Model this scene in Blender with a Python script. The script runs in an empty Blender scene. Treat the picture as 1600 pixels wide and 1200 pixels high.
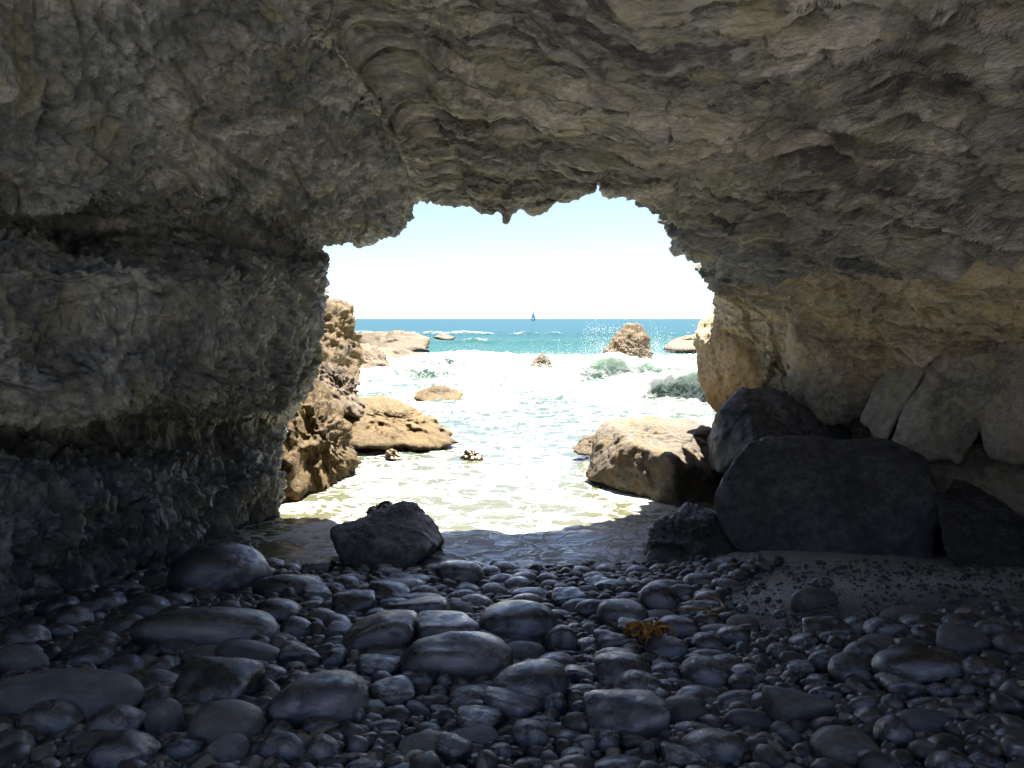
import bpy, bmesh, math, random
import numpy as np
from mathutils import Vector

random.seed(7)
RNG = np.random.default_rng(7)
scene = bpy.context.scene
COL = scene.collection

# ------------------------------------------------------------------ camera, sky, sun, exposure
FOC = 1150.0                                   # focal length in pixels of the 1600 px wide photograph
PITCH = math.atan(102.0 / FOC)
CAMZ = 2.0
cam_d = bpy.data.cameras.new("camera")
cam = bpy.data.objects.new("camera", cam_d)
COL.objects.link(cam)
cam.location = (0, 0, CAMZ)
cam.rotation_euler = (math.radians(90) - PITCH, 0, 0)
cam_d.sensor_width = 36.0
cam_d.lens = 36.0 * FOC / 1600.0
cam_d.clip_start = 0.02
cam_d.clip_end = 30000
scene.camera = cam

SUN_EL = math.radians(66)
SUN_AZ = math.radians(20)                      # to the right of straight ahead (+Y)
world = bpy.data.worlds.new("World")
scene.world = world
world.use_nodes = True
wn = world.node_tree
sky = wn.nodes.new("ShaderNodeTexSky")
sky.sky_type = 'NISHITA'
sky.sun_disc = False
sky.sun_elevation = SUN_EL
sky.sun_rotation = SUN_AZ
sky.air_density = 0.38
sky.dust_density = 0.9
sky.ozone_density = 2.0
bgn = wn.nodes["Background"]
bgn.inputs[1].default_value = 0.05
wn.links.new(sky.outputs[0], bgn.inputs[0])

sd = bpy.data.lights.new("sun", 'SUN')
sun = bpy.data.objects.new("sun", sd)
COL.objects.link(sun)
sd.energy = 4.6
sd.angle = math.radians(0.5)
sd.color = (1.0, 0.94, 0.84)
sdir = Vector((math.sin(SUN_AZ) * math.cos(SUN_EL), math.cos(SUN_AZ) * math.cos(SUN_EL), math.sin(SUN_EL)))
sun.rotation_euler = sdir.to_track_quat('Z', 'Y').to_euler()
sun.location = sdir * 40

scene.view_settings.view_transform = 'Standard'
scene.view_settings.look = 'None'
scene.view_settings.gamma = 1
scene.view_settings.exposure = 2.78
scene.cycles.use_denoising = True
scene.cycles.max_bounces = 10
scene.cycles.diffuse_bounces = 7
scene.cycles.sample_clamp_indirect = 6.0
scene.cycles.caustics_reflective = False
scene.cycles.caustics_refractive = False

# ------------------------------------------------------------------ small maths
CP, SP = math.cos(PITCH), math.sin(PITCH)


def ray(px, py):
    cx, cz = (px - 800.0) / FOC, -(py - 600.0) / FOC
    return np.array([cx, CP + cz * SP, -SP + cz * CP])


def at(px, py, Y):
    d = ray(px, py)
    t = Y / d[1]
    return np.array([d[0] * t, Y, CAMZ + d[2] * t])


def sstep(a, b, x):
    t = np.clip((x - a) / (b - a), 0, 1)
    return t * t * (3 - 2 * t)


def beach_z(x, y):
    x = np.asarray(x, float)
    y = np.asarray(y, float)
    return 0.17 * (5.62 - y) + 0.17 * sstep(0.7, 2.3, x)


def on_beach(px, py, lift=0.0):
    d = ray(px, py)
    t = 3.0
    for _ in range(40):
        p = d * t
        h = CAMZ + p[2] - (float(beach_z(p[0], p[1])) + lift)
        t += h / (-d[2] + 0.17) * 0.8
    p = d * t
    return np.array([p[0], p[1], CAMZ + p[2]])


def _hash(ix, iy, iz, seed):
    h = (ix * 374761393 + iy * 668265263 + iz * 2147483647 + seed * 974634777) & 0xFFFFFFFF
    h = ((h ^ (h >> 13)) * 1274126177) & 0xFFFFFFFF
    h = ((h ^ (h >> 16)) * 2246822519) & 0xFFFFFFFF
    return h ^ (h >> 15)


_G = RNG.normal(size=(256, 3))
_G /= np.linalg.norm(_G, axis=1)[:, None]


def pn(P, seed=0):
    """gradient noise, about -0.8..0.8"""
    I = np.floor(P).astype(np.int64)
    F = P - I
    U = F * F * F * (F * (F * 6 - 15) + 10)
    out = 0
    for dx in (0, 1):
        wx = U[:, 0] if dx else 1 - U[:, 0]
        for dy in (0, 1):
            wy = U[:, 1] if dy else 1 - U[:, 1]
            for dz in (0, 1):
                wz = U[:, 2] if dz else 1 - U[:, 2]
                g = _G[_hash(I[:, 0] + dx, I[:, 1] + dy, I[:, 2] + dz, seed) & 255]
                dot = g[:, 0] * (F[:, 0] - dx) + g[:, 1] * (F[:, 1] - dy) + g[:, 2] * (F[:, 2] - dz)
                out = out + wx * wy * wz * dot
    return out * 1.4


def fbm(P, octv=4, seed=0, gain=0.5, lac=2.03, ridged=False):
    a, f, s = 1.0, 1.0, 0
    for o in range(octv):
        n = pn(P * f + o * 17.3, seed + o)
        if ridged:
            n = 1 - 2 * np.abs(n)
        s = s + a * n
        a *= gain
        f *= lac
    return s


def worley(P, seed=0):
    I = np.floor(P).astype(np.int64)
    F = P - I
    f1 = np.full(len(P), 9.0)
    f2 = np.full(len(P), 9.0)
    for dx in (-1, 0, 1):
        for dy in (-1, 0, 1):
            for dz in (-1, 0, 1):
                h = _hash(I[:, 0] + dx, I[:, 1] + dy, I[:, 2] + dz, seed)
                jx = (h & 1023) / 1023.0
                jy = ((h >> 10) & 1023) / 1023.0
                jz = ((h >> 20) & 1023) / 1023.0
                d = (dx + jx - F[:, 0]) ** 2 + (dy + jy - F[:, 1]) ** 2 + (dz + jz - F[:, 2]) ** 2
                m = d < f1
                f2 = np.where(m, f1, np.minimum(f2, d))
                f1 = np.where(m, d, f1)
    return np.sqrt(f1), np.sqrt(f2)


def blocks(P, seed=0):
    """one random number per Voronoi cell, with a slope across each: broken faces"""
    I = np.floor(P).astype(np.int64)
    F = P - I
    f1 = np.full(len(P), 9.0)
    val = np.zeros(len(P))
    for dx in (-1, 0, 1):
        for dy in (-1, 0, 1):
            for dz in (-1, 0, 1):
                h = _hash(I[:, 0] + dx, I[:, 1] + dy, I[:, 2] + dz, seed)
                ax = dx + (h & 1023) / 1023.0 - F[:, 0]
                ay = dy + ((h >> 10) & 1023) / 1023.0 - F[:, 1]
                az = dz + ((h >> 20) & 1023) / 1023.0 - F[:, 2]
                d = ax * ax + ay * ay + az * az
                g = (h >> 7) & 255
                v = (((h >> 3) & 255) / 255.0 - 0.5) + 0.9 * (_G[g, 0] * ax + _G[g, 1] * ay + _G[g, 2] * az)
                m = d < f1
                val = np.where(m, v, val)
                f1 = np.where(m, d, f1)
    return val


def pits(P, seed=0, r=0.36):
    f1, f2 = worley(P, seed)
    return np.exp(-(f1 / r) ** 2.4)


def scallop(P, seed=0):
    """concave bowls meeting in thin ridges: 0 in a bowl's middle, 1 on a ridge"""
    f1, f2 = worley(P, seed)
    return np.clip(f1 / (f2 + 1e-6), 0, 1) ** 1.6


# ------------------------------------------------------------------ mesh helpers
def mesh_from(name, V, quads=None, tris=None, mat=None, smooth=True, link=True):
    me = bpy.data.meshes.new(name)
    V = np.asarray(V, np.float32)
    nq = 0 if quads is None else len(quads)
    nt = 0 if tris is None else len(tris)
    loops, starts = [], []
    if nq:
        loops.append(np.asarray(quads, np.int32).ravel())
        starts.append(np.arange(nq, dtype=np.int32) * 4)
    if nt:
        loops.append(np.asarray(tris, np.int32).ravel())
        starts.append(nq * 4 + np.arange(nt, dtype=np.int32) * 3)
    loops = np.concatenate(loops)
    starts = np.concatenate(starts)
    me.vertices.add(len(V))
    me.vertices.foreach_set("co", V.ravel())
    me.loops.add(len(loops))
    me.loops.foreach_set("vertex_index", loops)
    me.polygons.add(len(starts))
    me.polygons.foreach_set("loop_start", starts)
    me.polygons.foreach_set("use_smooth", np.full(len(starts), smooth))
    me.update(calc_edges=True)
    me.validate()
    if mat:
        me.materials.append(mat)
    o = bpy.data.objects.new(name, me)
    if link:
        COL.objects.link(o)
    return o


def grid_quads(r, c, flip=False):
    i = np.arange(r * c).reshape(r, c)
    q = np.stack([i[:-1, :-1], i[:-1, 1:], i[1:, 1:], i[1:, :-1]], -1).reshape(-1, 4)
    return q[:, ::-1] if flip else q


def add_attr(o, name, vals):
    a = o.data.attributes.new(name, 'FLOAT', 'POINT')
    a.data.foreach_set("value", np.asarray(vals, np.float32))


def tag(o, label=None, cat=None, group=None, kind=None):
    if label:
        o["label"] = label
    if cat:
        o["category"] = cat
    if group:
        o["group"] = group
    if kind:
        o["kind"] = kind
    return o


def empty(name, loc):
    o = bpy.data.objects.new(name, None)
    COL.objects.link(o)
    o.location = loc
    return o


_ICO = {}


def ico(sub):
    if sub not in _ICO:
        bm = bmesh.new()
        bmesh.ops.create_icosphere(bm, subdivisions=sub, radius=1.0)
        V = np.array([v.co[:] for v in bm.verts])
        T = np.array([[v.index for v in f.verts] for f in bm.faces])
        bm.free()
        _ICO[sub] = (V, T)
    return _ICO[sub]


# ------------------------------------------------------------------ materials
class NT:
    def __init__(self, name):
        self.m = bpy.data.materials.new(name)
        self.m.use_nodes = True
        self.t = self.m.node_tree
        self.p = self.t.nodes["Principled BSDF"]

    def n(self, typ, **kw):
        nd = self.t.nodes.new(typ)
        for k, v in kw.items():
            if k in nd.inputs:
                nd.inputs[k].default_value = v
            else:
                setattr(nd, k, v)
        return nd

    def l(self, a, b):
        self.t.links.new(a, b)

    def coords(self, scale=(1, 1, 1), obj=False):
        tc = self.n("ShaderNodeTexCoord")
        mp = self.n("ShaderNodeMapping")
        mp.inputs["Scale"].default_value = scale
        if obj:
            self.l(tc.outputs["Object"], mp.inputs[0])
        else:
            g = self.n("ShaderNodeNewGeometry")
            self.l(g.outputs["Position"], mp.inputs[0])
        return mp.outputs[0]

    def noise(self, co, scale, detail=6, rough=0.6, dist=0.0):
        nd = self.n("ShaderNodeTexNoise")
        nd.inputs["Scale"].default_value = scale
        nd.inputs["Detail"].default_value = detail
        nd.inputs["Roughness"].default_value = rough
        nd.inputs["Distortion"].default_value = dist
        self.l(co, nd.inputs["Vector"])
        return nd.outputs[0]

    def ramp(self, fac, stops):
        r = self.n("ShaderNodeValToRGB")
        el = r.color_ramp.elements
        while len(el) < len(stops):
            el.new(0.5)
        for e, (p, c) in zip(el, stops):
            e.position = p
            e.color = (*c, 1) if len(c) == 3 else c
        self.l(fac, r.inputs[0])
        return r.outputs[0]

    def mix(self, fac, a, b, mode='MIX'):
        m = self.n("ShaderNodeMix")
        m.data_type = 'RGBA'
        m.blend_type = mode
        for sock, v in ((m.inputs[0], fac), (m.inputs[6], a), (m.inputs[7], b)):
            if isinstance(v, (int, float)):
                sock.default_value = v
            elif isinstance(v, tuple):
                sock.default_value = (*v, 1)
            else:
                self.l(v, sock)
        return m.outputs[2]

    def math(self, op, a, b=None, c=None, clamp=False):
        m = self.n("ShaderNodeMath", operation=op)
        m.use_clamp = clamp
        for i, v in enumerate((a, b, c)):
            if v is None:
                continue
            if isinstance(v, (int, float)):
                m.inputs[i].default_value = v
            else:
                self.l(v, m.inputs[i])
        return m.outputs[0]

    def range(self, v, a, b, c=0.0, d=1.0, smooth=True):
        m = self.n("ShaderNodeMapRange")
        if smooth:
            m.interpolation_type = 'SMOOTHSTEP'
        self.l(v, m.inputs[0])
        for i, x in enumerate((a, b, c, d)):
            m.inputs[i + 1].default_value = x
        return m.outputs[0]

    def attr(self, name):
        a = self.n("ShaderNodeAttribute")
        a.attribute_name = name
        return a.outputs["Fac"]

    def bump(self, h, strength, dist, prev=None):
        b = self.n("ShaderNodeBump")
        b.inputs["Strength"].default_value = strength
        b.inputs["Distance"].default_value = dist
        self.l(h, b.inputs["Height"])
        if prev is not None:
            self.l(prev, b.inputs["Normal"])
        return b.outputs[0]


def rock_mat(name, dark, mid, light, tint=None, rough=(0.55, 0.85), spec=0.35, sc=1.0, bump=1.0, obj=False, stretch=(1, 1, 1), tint_amt=0.6, wet=0, beds=0):
    n = NT(name)
    co = n.coords(stretch, obj)
    big = n.noise(co, 1.1 * sc, 5, 0.6, 0.4)
    fine = n.noise(co, 14 * sc, 8, 0.7, 0.2)
    mixf = n.math('ADD', n.math('MULTIPLY', big, 0.55), n.math('MULTIPLY', fine, 0.45))
    c = n.ramp(mixf, [(0.37, dark), (0.5, mid), (0.64, light)])
    if beds:
        cx = n.n("ShaderNodeCombineXYZ")
        n.l(n.attr("bed"), cx.inputs[0])
        n.l(n.math('MULTIPLY', big, 0.35), cx.inputs[1])
        b1 = n.noise(cx.outputs[0], 9.0, 6, 0.7)
        c = n.mix(n.math('MULTIPLY', n.range(b1, 0.52, 0.42), beds), c, n.mix(1.0, c, (0.30, 0.31, 0.33), 'MULTIPLY'))
        c = n.mix(n.math('MULTIPLY', n.range(b1, 0.56, 0.66), beds), c, n.mix(1.0, c, (1.45, 1.40, 1.28), 'MULTIPLY'))
    if tint:
        tm = n.range(n.noise(co, 3.1 * sc, 10, 0.75, 0.4), 0.46, 0.64)
        c = n.mix(n.math('MULTIPLY', tm, tint_amt), c, tint)
    n.l(c, n.p.inputs["Base Color"])
    rg = n.range(fine, 0.3, 0.7, rough[1], rough[0])
    if wet:
        g = n.n("ShaderNodeNewGeometry")
        sz = n.n("ShaderNodeSeparateXYZ")
        n.l(g.outputs["Position"], sz.inputs[0])
        w = n.range(n.math('ADD', sz.outputs[2], n.math('MULTIPLY', fine, 0.9)), wet + 0.3, wet - 0.9)
        rg = n.math('MULTIPLY', rg, n.range(w, 0, 1, 1, 0.25))
        c = n.mix(w, c, n.mix(0.2, c, (0.07, 0.062, 0.05)))
        n.l(c, n.p.inputs["Base Color"])
    n.l(rg, n.p.inputs["Roughness"])
    n.p.inputs["Specular IOR Level"].default_value = spec
    h1 = n.noise(co, 22 * sc, 9, 0.72, 0.5)
    vor = n.n("ShaderNodeTexVoronoi")
    vor.inputs["Scale"].default_value = 34 * sc
    n.l(co, vor.inputs["Vector"])
    b = n.bump(h1, 1.0 * bump, 0.045 / sc)
    b = n.bump(vor.outputs["Distance"], 0.35 * bump, 0.012 / sc, b)
    n.l(b, n.p.inputs["Normal"])
    return n.m


M_WALL = rock_mat("wall_rock", (0.075, 0.077, 0.078), (0.24, 0.245, 0.24), (0.62, 0.60, 0.53), (0.33, 0.30, 0.14), tint_amt=0.42, beds=0.35, wet=1.45)
M_ROOF = rock_mat("roof_rock", (0.10, 0.098, 0.095), (0.31, 0.30, 0.275), (0.62, 0.585, 0.50), (0.34, 0.32, 0.19), stretch=(0.6, 1, 1.4), beds=1.0)
M_RIGHT = rock_mat("right_rock", (0.17, 0.15, 0.115), (0.43, 0.37, 0.27), (0.70, 0.61, 0.45), (0.54, 0.40, 0.17), stretch=(1, 1, 1.3), beds=0.5)
M_GOLD = rock_mat("golden_rock", (0.038, 0.021, 0.006), (0.095, 0.055, 0.015), (0.165, 0.105, 0.034), (0.086, 0.062, 0.012), bump=1.0, wet=0.32)
M_BROWN = rock_mat("brown_rock", (0.04, 0.026, 0.016), (0.09, 0.062, 0.036), (0.16, 0.115, 0.065), (0.10, 0.075, 0.025), bump=1.0, wet=0.3)
M_BOULDER = rock_mat("boulder_rock", (0.032, 0.032, 0.034), (0.075, 0.074, 0.076), (0.19, 0.185, 0.18), rough=(0.4, 0.7), bump=0.6)
M_SLAB = rock_mat("slab_rock", (0.15, 0.135, 0.105), (0.36, 0.325, 0.25), (0.60, 0.54, 0.42), (0.40, 0.36, 0.17), bump=0.8)
M_BOUNCE_LIT = rock_mat("bounce_lit_rock", (0.20, 0.15, 0.085), (0.42, 0.32, 0.19), (0.60, 0.48, 0.30), (0.52, 0.36, 0.14), bump=0.8)  # amber light bounced in from outside is put into this rock's colour
M_PALE = rock_mat("pale_boulder_rock", (0.045, 0.038, 0.030), (0.088, 0.073, 0.054), (0.15, 0.12, 0.085), (0.14, 0.082, 0.024), bump=0.8, tint_amt=0.85)
M_WET = rock_mat("wet_rock", (0.025, 0.024, 0.024), (0.05, 0.048, 0.046), (0.09, 0.085, 0.08), rough=(0.16, 0.42), spec=0.6, bump=0.8)


def cobble_mat(name, base, rough=(0.22, 0.5), light=1.9, coat=0.0):
    n = NT(name)
    co = n.coords((1, 1, 1), True)
    oi = n.n("ShaderNodeObjectInfo")
    f = n.noise(co, 3.0, 8, 0.65)
    c = n.ramp(f, [(0.35, tuple(x * 0.6 for x in base)), (0.55, base), (0.75, tuple(x * light for x in base))])
    hv = n.n("ShaderNodeHueSaturation")
    rnd2 = n.math('FRACT', n.math('MULTIPLY', oi.outputs["Random"], 7.31))
    tintc = n.ramp(rnd2, [(0.0, (0.85, 0.95, 1.1)), (0.4, (1, 1, 1)), (0.7, (1.15, 1.0, 0.82)), (1.0, (1.5, 1.45, 1.3))])
    c = n.mix(1.0, c, tintc, 'MULTIPLY')
    vein = n.range(n.math('ABSOLUTE', n.math('SUBTRACT', n.noise(co, 1.1, 3, .5, .8), 0.5)), 0.0, 0.012, 1, 0)
    c = n.mix(n.math('MULTIPLY', vein, n.range(rnd2, 0.5, 0.9, 0, 0.55)), c, (0.22, 0.21, 0.19))
    n.l(c, hv.inputs["Color"])
    n.l(n.math('ADD', n.math('MULTIPLY', oi.outputs["Random"], 0.9), 0.6), hv.inputs["Value"])
    n.l(hv.outputs[0], n.p.inputs["Base Color"])
    rr = n.math('MULTIPLY', n.range(n.noise(co, 1.3, 4), 0.35, 0.65, rough[0], rough[1]), n.math('ADD', n.math('MULTIPLY', oi.outputs["Random"], 0.9), 0.6))
    n.l(rr, n.p.inputs["Roughness"])
    n.l(n.math('MULTIPLY', n.range(n.noise(co, 1.7, 6, .7), .4, .6), coat), n.p.inputs["Coat Weight"])
    n.p.inputs["Specular IOR Level"].default_value = 0.8
    h = n.noise(co, 13, 10, 0.78)
    bn = n.bump(h, 0.35, 0.03)
    n.l(bn, n.p.inputs["Normal"])
    n.l(bn, n.p.inputs["Coat Normal"])
    n.p.inputs["Coat Roughness"].default_value = 0.07
    n.p.inputs["Coat IOR"].default_value = 2.5
    return n.m


M_COB = cobble_mat("wet_dark_cobble", (0.042, 0.043, 0.045), (0.18, 0.4), coat=1.0)
M_COBL = cobble_mat("pale_cobble", (0.11, 0.105, 0.095), (0.35, 0.65))
M_PEB = cobble_mat("small_pebble", (0.075, 0.066, 0.055), (0.3, 0.6), 2.4)

# ------------------------------------------------------------------ the cave: one lofted rock shell
MOUTH = [  # station, px, py, Y  (dense outline of the opening)
    (0, 440, 812, 7.3), (1, 452, 735, 7.5), (2, 450, 658, 8.0), (3, 468, 637, 7.55), (3.4, 490, 605, 7.6), (4, 507, 555, 7.7),
    (4.5, 506, 500, 7.8), (5, 514, 440, 7.9), (5.3, 517, 425, 7.95), (5.6, 508, 410, 8.0), (6, 492, 402, 8.1), (6.5, 499, 391, 8.05),
    (7, 520, 382, 8.0), (7.3, 550, 375, 8.0), (7.6, 560, 377, 8.0), (8, 582, 372, 8.0), (8.4, 622, 369, 8.0), (8.7, 634, 355, 8.0), (9, 643, 338, 8.0),
    (9.6, 649, 322, 8.0), (10, 656, 320, 8.0), (10.5, 690, 325, 7.95), (11, 735, 326, 7.9), (11.4, 752, 337, 7.85), (11.8, 778, 338, 7.8),
    (12, 792, 346, 7.75), (12.4, 815, 334, 7.75), (12.8, 850, 330, 7.8), (13, 868, 323, 7.8), (13.4, 905, 316, 7.85), (13.7, 922, 307, 7.9),
    (14, 936, 290, 7.9), (14.2, 948, 304, 7.95), (14.5, 990, 306, 8.05), (15, 1020, 320, 8.2), (15.4, 1040, 340, 8.3), (15.8, 1053, 352, 8.5),
    (16, 1052, 370, 8.6), (16.4, 1068, 392, 8.7), (16.8, 1100, 408, 8.8), (17.2, 1104, 430, 8.9), (17.6, 1113, 455, 9.0), (18, 1113, 478, 9.1),
    (18.5, 1112, 520, 9.2), (19, 1112, 560, 9.3), (20, 1125, 690, 9.3)]
SL_A = [(290, 850, 6.2), (340, 760, 6.2), (352, 668, 7.15), (388, 640, 5.95), (400, 520, 5.85), (405, 415, 6.0), (338, 356, 7.05), (335, 322, 5.9),
        (420, 260, 6.0), (525, 195, 6.2), (600, 180, 6.1), (655, 186, 6.85), (800, 200, 6.1), (900, 200, 6.1), (1000, 210, 6.2), (1130, 262, 6.6),
        (1190, 350, 7.0), (1220, 430, 7.4), (1230, 480, 7.7), (1230, 580, 7.9), (1230, 720, 7.9)]
SL_B = [(20, 945, 4.3), (80, 800, 4.4), (95, 668, 5.5), (70, 640, 4.15), (40, 500, 4.0), (50, 390, 4.1), (60, 344, 5.3), (60, 322, 4.15),
        (110, 200, 4.1), (280, 40, 4.3), (440, -30, 4.15), (525, -30, 4.85), (750, -30, 4.2), (900, -30, 4.1), (1080, -30, 4.0), (1350, 20, 4.2),
        (1480, 200, 4.6), (1540, 380, 5.0), (1560, 470, 5.5), (1560, 600, 6.1), (1560, 800, 6.0)]
SL_C = [(-3.0, 2.0, .45), (-3.1, 2, 1.15), (-3.7, 2.0, 1.68), (-2.85, 2, 1.85), (-2.8, 2, 2.3), (-2.85, 2, 2.6), (-3.5, 2, 2.76), (-2.8, 2, 2.9),
        (-2.6, 2, 3.3), (-2.1, 2.1, 3.75), (-1.6, 2.2, 4.05), (-1.1, 2.2, 4.0), (-.4, 2.2, 3.95), (.4, 2.2, 3.95), (1.3, 2.2, 3.9), (2.3, 2.2, 3.7),
        (3.1, 2.2, 3.2), (3.7, 2.2, 2.6), (4.1, 2.3, 2.1), (4.4, 2.3, 1.5), (4.4, 2.3, .3)]
NST = 21


def cr(P, t):
    """Catmull-Rom through rows of P at parameters t"""
    n = len(P)
    i = np.clip(np.floor(t).astype(int), 0, n - 2)
    u = (t - i)
    sh = (slice(None),) + (None,) * (P.ndim - 1)
    u = u[sh]
    p0 = P[np.maximum(i - 1, 0)]
    p1 = P[i]
    p2 = P[i + 1]
    p3 = P[np.minimum(i + 2, n - 1)]
    return 0.5 * (2 * p1 + (p2 - p0) * u + (2 * p0 - 5 * p1 + 4 * p2 - p3) * u ** 2 + (3 * p1 - p0 - 3 * p2 + p3) * u ** 3)


def build_cave():
    S = 1400
    s0 = np.linspace(0, NST - 1, 2000)
    mid = cr(np.array([at(*p) for p in SL_A]), s0) + cr(np.array([at(*p) for p in SL_B]), s0)
    al = np.concatenate([[0], np.cumsum(np.linalg.norm(np.diff(mid, axis=0), axis=1))])
    s = np.interp(np.linspace(0, al[-1], S), al, s0)
    ms = np.array([m[0] for m in MOUTH])
    mp = np.array([at(*m[1:]) for m in MOUTH])
    mouth = np.stack([np.interp(s, ms, mp[:, k]) for k in range(3)], -1)
    A = cr(np.array([at(*p) for p in SL_A]), s)
    B = cr(np.array([at(*p) for p in SL_B]), s)
    C0 = np.array(SL_C, float)
    Cc = cr(C0, s)
    D0 = C0.copy()
    D0[:, 1] -= 0.6
    D0[:, 0] *= 1.1
    D0[:, 2] = 0.3 + (D0[:, 2] - 0.3) * 1.1
    D = cr(D0, s)
    E0 = C0.copy()
    E0[:, 1] -= 1.3
    E0[:, 0] *= 1.6
    E0[:, 2] = 0.3 + (E0[:, 2] - 0.3) * 1.5
    E = cr(E0, s)
    cen = np.array([0.2, 8.4, 1.2])
    dirv = mouth - cen
    dirv[:, 1] = 0
    dirv /= np.linalg.norm(dirv, axis=1)[:, None]
    low = sstep(0.0, 3.0, s) * (1 - sstep(18.5, 20, s))
    o1 = mouth + dirv * 0.55 + np.array([0, 0.45, 0])
    o2 = mouth + dirv * 1.9
    o2[:, 1] = mouth[:, 1] + 0.35
    o3 = mouth + dirv * 9.0
    o3[:, 1] = 5.0
    slices = np.stack([o3, o2, o1, mouth, A, B, Cc, D, E])
    ts = np.concatenate([np.linspace(0, 1, 10, endpoint=False), np.linspace(1, 2, 14, endpoint=False), np.linspace(2, 3, 34, endpoint=False),
                         np.linspace(3, 4, 190, endpoint=False), np.linspace(4, 5, 200, endpoint=False), np.linspace(5, 5.5, 150, endpoint=False), np.linspace(5.5, 6, 50, endpoint=False),
                         np.linspace(6, 7, 30, endpoint=False), np.linspace(7, 8, 24)])
    G = cr(slices, ts)                                   # T,S,3
    # push the feet into the ground
    foot = (1 - sstep(0, 0.5, s)) + sstep(19.4, 20, s)
    G[:, :, 2] -= foot[None, :] * 0.55
    T = len(ts)
    dS = np.gradient(G, axis=1)
    dT = np.gradient(G, axis=0)
    N = np.cross(dS, dT)
    # flatten sharp folds of the normal a little
    for _ in range(6):
        N[1:-1] = (N[:-2] + N[1:-1] * 2 + N[2:]) / 4
        N[:, 1:-1] = (N[:, :-2] + N[:, 1:-1] * 2 + N[:, 2:]) / 4
    N /= np.linalg.norm(N, axis=2)[:, :, None] + 1e-9
    axis = np.array([0.2, 0, 1.6])
    KR = int(np.argmin(np.abs(ts - 4.6)))
    toax = axis - G[KR, :, :]
    if np.mean(np.sum(N[KR] * np.stack([toax[:, 0], 0 * toax[:, 1], toax[:, 2]], -1), 1)) < 0:
        N = -N                                           # points into the cave
    P = G.reshape(-1, 3)
    Nf = N.reshape(-1, 3)
    ss = np.tile(s, T)
    tt = np.repeat(ts, S)
    near_mouth = 1 - sstep(0.0, 0.55, np.abs(tt - 3))    # keep the outline of the opening
    left = 1 - sstep(9.2, 10.6, ss)
    roof = sstep(9.2, 10.6, ss) * (1 - sstep(17.0, 18.3, ss))
    right = sstep(17.0, 18.3, ss)
    rroof = sstep(12.5, 15.0, ss)
    warp = np.stack([pn(P * 0.9, 41), pn(P * 0.9, 42), pn(P * 0.9, 43)], -1)
    Q = P + warp * 0.35
    d = np.zeros(len(P))
    d += 0.16 * fbm(P * 0.75, 3, 3) * (1 - 0.85 * near_mouth)
    d += 0.06 * fbm(Q * 2.2, 4, 9) * (1 - 0.5 * near_mouth)
    # tafoni bowls on the left wall, elongated scallops along the strata on the roof
    amp_pit = np.clip(0.45 + 1.3 * pn(P * 0.6 + 7, 77), 0.15, 1.0)
    Qw = P + 0.10 * np.stack([pn(P * 3, 51), pn(P * 3, 52), pn(P * 3, 53)], -1) + 0.010 * np.stack([pn(P * 11, 54), pn(P * 11, 55), pn(P * 11, 56)], -1)
    b1 = scallop(Qw * np.array([3.2, 3.2, 2.2]), 5)
    b2 = 0.45 * scallop(Qw * np.array([8.5, 8.5, 5.5]), 6) - 0.75 * pits(Qw * np.array([7.0, 7.0, 5.0]), 26) + 0.4
    b3 = 0.5 * scallop(Qw * np.array([20, 20, 14.0]), 8) - 0.7 * pits(Qw * np.array([17, 17, 13.0]), 28) + 0.4
    blk = blocks(Q * np.array([1.3, 1.3, 1.7]), 29)
    blk2 = blocks(Q * np.array([3.4, 3.4, 4.6]) + 5, 30)
    dl = 0.07 * b1 * amp_pit + 0.045 * b2 * (0.45 + amp_pit) + 0.026 * b3
    dl += 0.10 * blk + 0.035 * blk2 + 0.022 * fbm(Qw * np.array([7, 7, 4.0]), 3, 70, ridged=True, gain=0.6)
    tilt = P.copy()
    tilt[:, 2] = P[:, 2] - 0.7 * P[:, 1] - 0.7 * np.log1p(np.exp((P[:, 0] - 1.4) * 4)) / 4 + 0.08 * P[:, 0]
    tws = tilt[:, 2] + 0.13 * pn(P * 2.1, 63) + 0.05 * pn(P * np.array([1.5, 5, 5]), 67)
    tw = tilt + 0.09 * np.stack([pn(P * 2.1, 61), pn(P * 2.1, 62), pn(P * 2.1, 63)], -1) + 0.010 * np.stack([pn(P * 9, 64), pn(P * 9, 65), pn(P * 9, 66)], -1)
    r1 = scallop(tw * np.array([1.1, 2.0, 5.0]), 15)
    r2 = scallop(tw * np.array([2.8, 4.0, 11.0]), 16)
    r3 = scallop(tw * np.array([7.0, 9., 24.0]), 18)
    smoothp = sstep(0.02, 0.22, pn(P * np.array([0.8, 0.8, 0.8]) + 3.1, 91)) * (1 - 0.8 * rroof)
    # the broad smooth slab on the roof
    slab = np.exp(-(((P[:, 0] + 0.35) / 0.85) ** 2 + ((P[:, 1] - 4.5) / 0.75) ** 2) ** 2) * roof
    sm = np.clip(np.maximum(smoothp * 0.6, slab), 0, 1)

    def terrace(h, sharp=0.78):
        f = h - np.floor(h)
        k = _hash(np.floor(h).astype(np.int64), np.zeros(len(h), np.int64), np.zeros(len(h), np.int64), 9) / 4294967295.0
        return np.where(f < sharp, f / sharp, (1 - f) / (1 - sharp)) * (0.35 + 0.9 * k)

    t1 = terrace(tws * 3.9 + 0.5 * pn(P * 0.8, 93), 0.66)
    t2 = terrace(tws * 8.0 + 0.6 * pn(P * 1.5, 92), 0.6)
    streak = fbm(tw * np.array([1.0, 2.0, 13.0]), 2, 95, ridged=True, gain=0.5)
    dr = (0.030 * r1 + 0.022 * r2 + 0.013 * r3) * (1 - 0.78 * sm) + (0.06 * blocks(tw * np.array([0.8, 1.1, 2.2]), 34) + 0.02 * blocks(tw * np.array([2.4, 3.2, 6.5]), 35)) * (1 - 0.7 * slab)
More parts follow.
